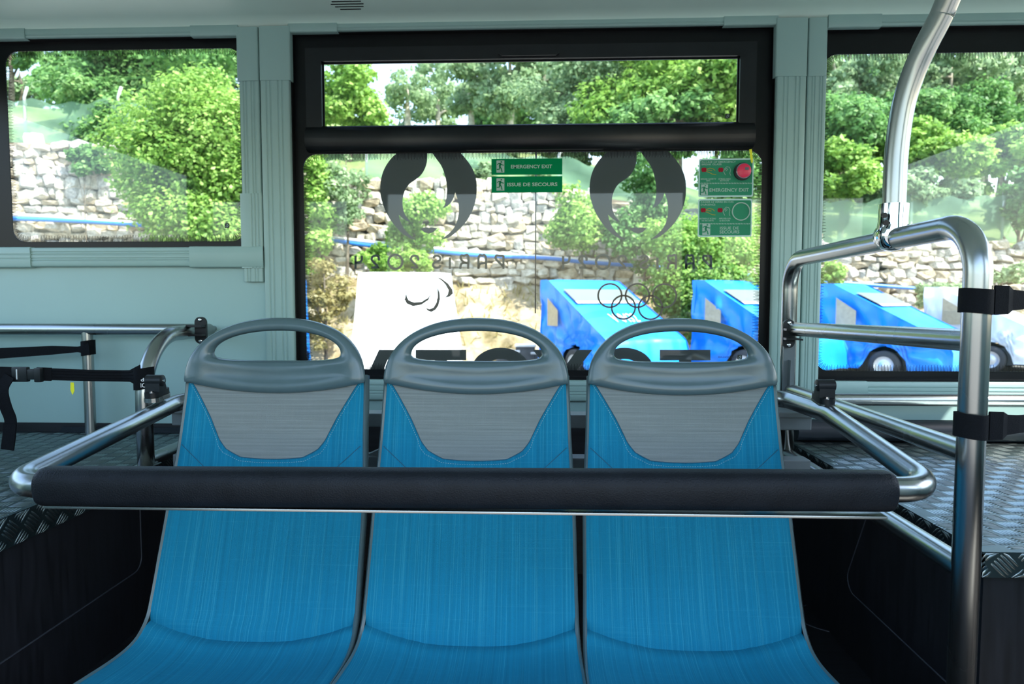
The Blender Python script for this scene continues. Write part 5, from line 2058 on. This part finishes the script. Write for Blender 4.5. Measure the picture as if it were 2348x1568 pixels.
# centre window: near crowns at the left
tree('broadleaf_tree', 'light green leafy crown at the left end of the narrow top light', 'tree', 800, 215, 19.0, 100, 120, 'leafA', 9500, 28, 0.13, trunks=1, tr=0.07, depth=1.0, group=GRP, rr=0.36)
tree('broadleaf_tree', 'slender green tree just right of the grey pillar, behind the pane edge', 'tree', 728, 470, 16.0, 45, 170, 'leafA', 6000, 24, 0.10, base=wall_base(-5) - 1.0, tr=0.06, depth=0.6, group=GRP, rr=0.7)
EUC = [(935, 225, 29, 55, 80, 2000), (1005, 215, 31, 60, 95, 3200), (1085, 185, 28, 70, 110, 5200), (1160, 200, 26, 75, 120, 6500), (1235, 170, 27, 70, 130, 6500),
       (1990, 190, 27, 85, 110, 6500), (2085, 190, 29, 80, 120, 6000), (2180, 185, 26, 85, 120, 7000), (2270, 190, 29, 75, 120, 6000), (2340, 180, 27, 70, 120, 6000), (1925, 175, 30, 75, 110, 5000)]
EL = ['thin pale eucalyptus nearest the open sky in the top light', 'thin pale eucalyptus second from the open sky in the top light', 'pale trunked eucalyptus third from the open sky in the top light',
      'pale trunked eucalyptus fourth from the open sky in the top light', 'tall pale trunked eucalyptus in the middle of the top light',
      'pale trunked eucalyptus left of the bent pole in the right window', 'pale trunked eucalyptus behind the bent pole in the right window', 'pale trunked eucalyptus just right of the bent pole in the right window',
      'pale trunked eucalyptus far right in the right window', 'pale trunked eucalyptus cut by the right edge of the picture', 'pale trunked eucalyptus at the left corner of the right window']
for (px, py, Y, wp, hp, n), lab in zip(EUC, EL):
    tree('eucalyptus_tree', lab, 'tree', px, py, Y, wp, hp, 'leafC', n, 30, 0.19, trunks=1, bark='palebark', tr=0.17, group='eucalyptus trees on the hill', flat_=0.3, rr=0.34, droop=0.8, depth=1.6)
ORD = ['first', 'second', 'third', 'fourth', 'fifth', 'sixth', 'seventh', 'eighth', 'ninth', 'tenth', 'eleventh', 'twelfth', 'thirteenth']
for kf, (px, py, wp, hp) in enumerate(((1140, 260, 80, 60), (1240, 230, 90, 90), (1340, 190, 95, 120), (1450, 190, 95, 120), (1560, 190, 95, 120), (1680, 190, 95, 120), (1790, 200, 95, 120),
                       (1900, 230, 95, 120), (2000, 240, 95, 120), (2100, 240, 95, 120), (2200, 240, 95, 120), (2300, 240, 95, 120), (2400, 240, 95, 120), (180, 190, 60, 60), (300, 140, 100, 110), (430, 140, 100, 110), (560, 150, 100, 110))):
    lab = '%s from the left of the distant forest trees behind the %s' % (ORD[kf if kf < 13 else kf - 13], 'centre and right windows' if kf < 13 else 'left window')
    tree('forest_tree', lab, 'tree', px, py, 36, wp, hp, 'leafB', 3600, 22, 0.34, trunks=1, tr=0.2, group='far forest trees', depth=2.2, rr=0.5)
BG = [(1330, 225, 22, 115, 125, 'leafC', 11000, 'grey green tree right of the middle of the top light'), (1460, 205, 20.5, 125, 130, 'leafA', 14000, 'fresh green tree behind the right half of the top light'),
      (1625, 200, 19.5, 135, 130, 'leafA', 16000, 'bright green tree at the right end of the top light'), (1530, 300, 18.8, 150, 80, 'leafB', 10000, 'deep green tree mass under the gutter bar of the centre window'),
      (1950, 310, 21, 120, 100, 'leafB', 11000, 'deep green tree left of the bent pole in the right window'), (2140, 350, 20.5, 140, 75, 'leafA', 13000, 'fresh green bushes behind the fence right of the bent pole'),
      (2300, 355, 21.5, 130, 80, 'leafA', 12000, 'fresh green bushes behind the fence at the right edge'), (2080, 275, 24, 160, 80, 'leafB', 11000, 'deep green undergrowth below the eucalyptus trees in the right window'),
      (2280, 280, 25, 140, 80, 'leafB', 10000, 'deep green undergrowth at the right edge below the eucalyptus trees'), (1930, 400, 19.4, 95, 70, 'leafA', 9000, 'fresh green bush behind the left end of the fence in the right window'),
      (2100, 440, 19.8, 150, 60, 'leafC', 8000, 'pale shrubs behind the netting in the right window'),
      (2345, 455, 18.6, 45, 75, 'leafB', 4500, 'dark green bush in front of the fence at the right edge'), (1290, 330, 21.0, 150, 50, 'leafC', 6000, 'pale green shrubs behind the gutter bar on the hillside')]
for px, py, Y, wp, hp, mt, n, lab in BG:
    tree('broadleaf_tree', lab, 'tree' if 'tree' in lab and 'bush' not in lab and 'undergrowth' not in lab else 'bush', px, py, Y, wp, hp, mt, n, 34, 0.15, trunks=1, tr=0.09, group=GRP, depth=1.3)
MID = [(1610, 600, 15.0, 140, 190, 'leafA', 34000, 0.082, 'bright green tree behind the five rings and the stickers'), (1480, 490, 16.4, 95, 140, 'leafB', 13000, 0.10, 'dark green tree behind the right flame emblem'),
       (1330, 510, 16.4, 80, 85, 'leafA', 6500, 0.10, 'light green bush on the wall below the strip signs'), (955, 505, 16.4, 72, 75, 'leafA', 6000, 0.095, 'light green bush inside the left flame emblem'),
       (900, 595, 15.8, 95, 45, 'leafA', 6000, 0.09, 'low green bush behind the left mirrored lettering'), (790, 440, 16.4, 55, 100, 'leafC', 2600, 0.10, 'sparse green sprays left of the left flame emblem'),
       (1690, 410, 17.0, 80, 80, 'leafB', 6500, 0.12, 'green branches behind the emergency stickers'), (1905, 640, 14.9, 32, 70, 'leafA', 2600, 0.09, 'small green bush at the left edge of the right window'),
       (2290, 625, 16.4, 60, 30, 'leafC', 1600, 0.10, 'weeds at the foot of the wall at the right edge'), (2160, 670, 16.3, 70, 35, 'leafC', 1800, 0.10, 'dry weeds behind the blue vehicle in the right window'),
       (1140, 395, 17.9, 130, 34, 'leafC', 3200, 0.11, 'pale shrubs on the wall top beside the strip signs'), (745, 700, 14.6, 55, 110, 'leafD', 3000, 0.09, 'dry leafy scrub on the bank left of the white vehicle')]
for px, py, Y, wp, hp, mt, n, lf, lab in MID:
    tree('leafy_bush', lab, 'tree' if 'tree' in lab else 'bush', px, py, Y, wp, hp, mt, n, 26, lf, trunks=1, tr=0.05, group=GRP, depth=0.7)

# dry grass and weeds on the earth bank
g = np.random.default_rng(5)
N = 3800
u_, v_ = g.uniform(0.12, 0.92, N), g.uniform(0.08, 1.0, N)
keep = np.array([noise.noise(Vector((a * 30, b * 5, 1.0))) for a, b in zip(u_, v_)]) > -0.05
vs, fs, tn_ = [], [], []
for a, b in zip(u_[keep], v_[keep]):
    p = bank(a, b)
    ang = g.uniform(0, 6.28)
    h, w = g.uniform(0.08, 0.24), 0.022
    lean_ = Vector((g.normal() * 0.12, g.normal() * 0.12 - 0.06, h))
    s = Vector((math.cos(ang) * w, math.sin(ang) * w, 0))
    k = len(vs)
    vs += [p - s, p + s, p + lean_ + s * 0.3, p + lean_ - s * 0.3]
    fs.append((k, k + 1, k + 2, k + 3))
    tn_ += [float(np.clip(g.normal(0.5, 0.25), 0, 1))] * 4
tag(mesh('dry_grass', np.array([tuple(q) for q in vs]), fs, M['leafD'], None, attr=tn_), 'dry yellow grass growing on the earth bank below the wall', 'grass', kind='stuff')


# ------------------------------------------------------------------ covered vehicles
def wheel(parent, c, ax, r=0.27, w=0.17):
    """tyre with hub, axis along ax"""
    prof_ = [(-0.5, 0.62), (-0.5, 0.90), (-0.36, 1.0), (0.36, 1.0), (0.5, 0.90), (0.5, 0.62)]
    hubp = [(-0.5, 0.62), (-0.47, 0.60), (-0.30, 0.50), (-0.36, 0.30), (-0.44, 0.22), (-0.44, 0.0)]
    n = 24
    u = ax.orthogonal().normalized()
    v = ax.cross(u)

    def lathe(pr):
        vs, fs = [], []
        for k in range(n):
            a = 2 * math.pi * k / n
            for (t, q) in pr:
                vs.append(c + ax * (t * w) + (u * math.cos(a) + v * math.sin(a)) * (q * r))
        m = len(pr)
        for k in range(n):
            j = (k + 1) % n
            for i in range(m - 1):
                fs.append((k * m + i, k * m + i + 1, j * m + i + 1, j * m + i))
        return vs, fs
    t = mesh('wheel', *lathe(prof_), M['tyre'], parent, True)
    mesh('hub', *lathe(hubp), M['hub'], t, True)
    mesh('hub', *lathe([(-a_, b_) for a_, b_ in hubp]), M['hub'], t, True)
    return t


def vehicle(label, px, py, Y, yaw_deg, mat, W=1.75, H=1.90, run=1.85, blue=True, seed=0, side_patch=True, writing=None):
    """small vehicle under a draped cover: steep screen, low nose. Pixel = near roof corner"""
    a = math.radians(yaw_deg)
    fw = Vector((math.sin(a), -math.cos(a), 0))
    lt_ = Vector((math.cos(a), math.sin(a), 0))
    c = at(px, py, Y=Y)
    H = c.z - ZG
    o0 = Vector((c.x, c.y, ZG))
    root = thing('covered_vehicle', label, 'vehicle', o0 + lt_ * W / 2, 'covered vehicles parked in the yard')

    def L(x, y, z):
        return o0 + fw * x + lt_ * y + Vector((0, 0, z))
    # side outline: x forward, z up
    nz = 0.78
    prof_ = [(-0.28, 0.20), (-0.22, H * 0.55), (-0.16, H), (0.0, H + 0.005)] + [(run * t, H + (nz - H) * t) for t in (0.15, 0.3, 0.45, 0.6, 0.75, 0.9)] + [(run, nz), (run + 0.10, nz - 0.06), (run + 0.16, 0.5), (run + 0.18, 0.2)]
    nU, nx = len(prof_), 22
    rg_ = np.random.default_rng(seed)

    def wr(p, k=1.0):
        n1 = noise.noise(p * 2.2 + Vector((seed * 7, 0, 0)))
        n2 = noise.noise(Vector((p.x * 5.1, p.y * 5.1, p.z * 1.6)) + Vector((0, seed * 3, 0)))
        return (n1 * 0.05 + n2 * 0.03) * k
    # skin over the top (rear, roof, screen, nose)
    vs, fs = [], []
    dense = []
    for i in range(nU - 1):
        for t in np.linspace(0, 1, 4)[:-1]:
            dense.append((prof_[i][0] + (prof_[i + 1][0] - prof_[i][0]) * t, prof_[i][1] + (prof_[i + 1][1] - prof_[i][1]) * t))
    dense.append(prof_[-1])
    for (x, z) in dense:
        fl = 0.06 * max(0, 1 - z / H)
        for j in range(nx + 1):
            y = -fl + (W + 2 * fl) * j / nx
            p = L(x, y, z)
            k = 0.25 if z > nz - 0.02 else 1.0
            d = wr(p, k)
            ed = 0.03 * (abs(2 * j / nx - 1) ** 8)
            vs.append(p + fw * d + Vector((0, 0, -ed)))
    Wn = nx + 1
    for i in range(len(dense) - 1):
        for j in range(nx):
            fs.append((i * Wn + j, i * Wn + j + 1, (i + 1) * Wn + j + 1, (i + 1) * Wn + j))
    mesh('cover', vs, fs, M[mat], root, True)
    # flanks with folds and a wheel arch
    xw = 0.95
    for side in (0, 1):
        vs, fs = [], []
        nv, nh = 26, 40
        xs3 = np.linspace(-0.26, run + 0.17, nh + 1)
        for x in xs3:
            zt = float(np.interp(x, [q[0] for q in prof_[2:]], [q[1] for q in prof_[2:]])) if x > -0.16 else H * (x + 0.28) / 0.12 if False else H
            zt = min(zt, H)
            if x > run:
                zt = float(np.interp(x, [run, run + 0.10, run + 0.17], [nz, nz - 0.06, 0.55]))
            zbot = 0.20
            dxw = abs(x - xw)
            if dxw < 0.36:
                zbot = 0.20 + 0.42 * math.sqrt(max(0, 1 - (dxw / 0.36) ** 2))
            for k in range(nv + 1):
                z = zbot + (zt - zbot) * k / nv
                # folds fan out from the wheel arch
                th = math.atan2(z - 0.55, x - xw)
                rr3 = math.hypot(z - 0.55, x - xw)
                fold = math.sin(th * 11 + seed) * 0.075 * math.exp(-rr3 * 1.0) + noise.noise(Vector((x * 4, z * 2.2, seed))) * 0.08 + noise.noise(Vector((x * 9 + z * 3, z * 2.5, seed + 5))) * 0.035
                edge = min(1, (zt - z) / 0.25)
                off = (fold * edge - 0.05 * edge * math.sin(math.pi * min(1, max(0, (z - 0.3) / 1.2))))
                fl = 0.06 * max(0, 1 - z / H)
                y = (-fl + off * -1) if side == 0 else (W + fl + off)
                vs.append(L(x, y if side else -fl + off * -1.0 + 0.0, z))
        m = nv + 1
        for i in range(nh):
            for k in range(nv):
                fs.append((i * m + k, (i + 1) * m + k, (i + 1) * m + k + 1, i * m + k + 1))
        mesh('side_cover', vs, fs, M[mat], root, True)
    # clear band in the screen cover with a pale tape below it
    def on_screen(t, y, d):
        x, z = run * t, H + (nz - H) * t
        n_ = (fw * (H - nz) + Vector((0, 0, run))).normalized()
        return L(x, y, z) + n_ * d
    q = 0.06 * W
    for nm, ta, tb, m_, d in (('screen_panel', 0.20, 0.42, 'tarpwin' if blue else 'tarpwin_w', 0.030), ('tape_strip', 0.42, 0.455, 'white', 0.034)):
        vs, fs = grid_mesh(lambda u, v: on_screen(ta + (tb - ta) * v, q + (W - 2 * q) * u, d), 10, 3)
        mesh(nm, vs, fs, M[m_], root, True)
    if side_patch:
        vs, fs = grid_mesh(lambda u, v: L(0.10 + 0.36 * u, -0.075, 0.95 + 0.55 * v * (1 - 0.45 * u)), 6, 6)
        mesh('side_panel', vs, fs, M['cardboard'], root)
    if writing:
        vs, fs = text_shape(writing, 0, 1, 0, 1, 0, 0, -0.005)
        vv = [on_screen(0.78 - 0.14 * z, W * (0.30 + 0.34 * x), 0.032) for x, y, z in vs]
        mesh('handwriting', vv, fs, M['tarpwin'] if not blue else M['white'], root)
    # dark chassis and wheels
    bs = [L(x, y, z) for x in (-0.1, run) for y in (0.12, W - 0.12) for z in (0.16, 0.5)]
    mesh('chassis', bs, [(0, 1, 3, 2), (4, 6, 7, 5), (0, 4, 5, 1), (2, 3, 7, 6), (1, 5, 7, 3), (0, 2, 6, 4)], M['equipment'], root)
    for y in (0.02, W - 0.02):
        wheel(root, L(xw, y, 0.27), lt_)
    return root


vehicle('white covered vehicle seen through the centre pane behind the middle seat', 822, 624, 13.6, 12, 'tarpwhite', W=1.85, run=1.55, blue=False, seed=1, side_patch=False)
vehicle('blue tarpaulin covered vehicle behind the rings emblem, with handwriting on its cover', 1256, 641, 13.6, 33, 'tarpblue', W=1.80, seed=2, writing='V 0432')
vehicle('blue tarpaulin covered vehicle at the right end of the centre pane', 1613, 642, 13.4, 40, 'tarpblue', W=1.62, seed=3)
vehicle('blue tarpaulin covered vehicle in the right window with its wheel showing', 1909, 650, 13.2, 47, 'tarpblue', W=1.95, seed=4)
vehicle('white covered vehicle at the right edge of the right window', 2152, 658, 14.6, 47, 'tarpwhite', W=1.9, blue=False, seed=5, side_patch=True)
vehicle('blue covered vehicle mostly hidden behind the left window pillar of the centre pane', 520, 640, 13.4, 14, 'tarpblue', W=1.5, run=1.3, seed=6, side_patch=False)

# heap of dark gear beside the bank, seen through the middle seat's handle
for k, (px, w, h) in enumerate(((1165, 0.5, 0.34), (1205, 0.42, 0.46), (1240, 0.4, 0.30))):
    p = at(px, 840, Z=ZG)
    lab = ('left', 'tallest', 'right')[k] + ' one of the dark crates of gear on the yard by the earth bank'
    t = thing('gear_crate', lab, 'crate', (p.x, p.y, ZG), 'crates of gear by the bank')
    MB().bbox(p.x - w / 2, p.x + w / 2, p.y - 0.2, p.y + 0.2, ZG, ZG + h, 0.02).build('crate_body', M['equipment'], t)
    MB().bbox(p.x - w / 2 - 0.02, p.x + w / 2 + 0.02, p.y - 0.22, p.y + 0.22, ZG + h - 0.02, ZG + h + 0.03, 0.01).build('crate_lid', M['hub'], t)
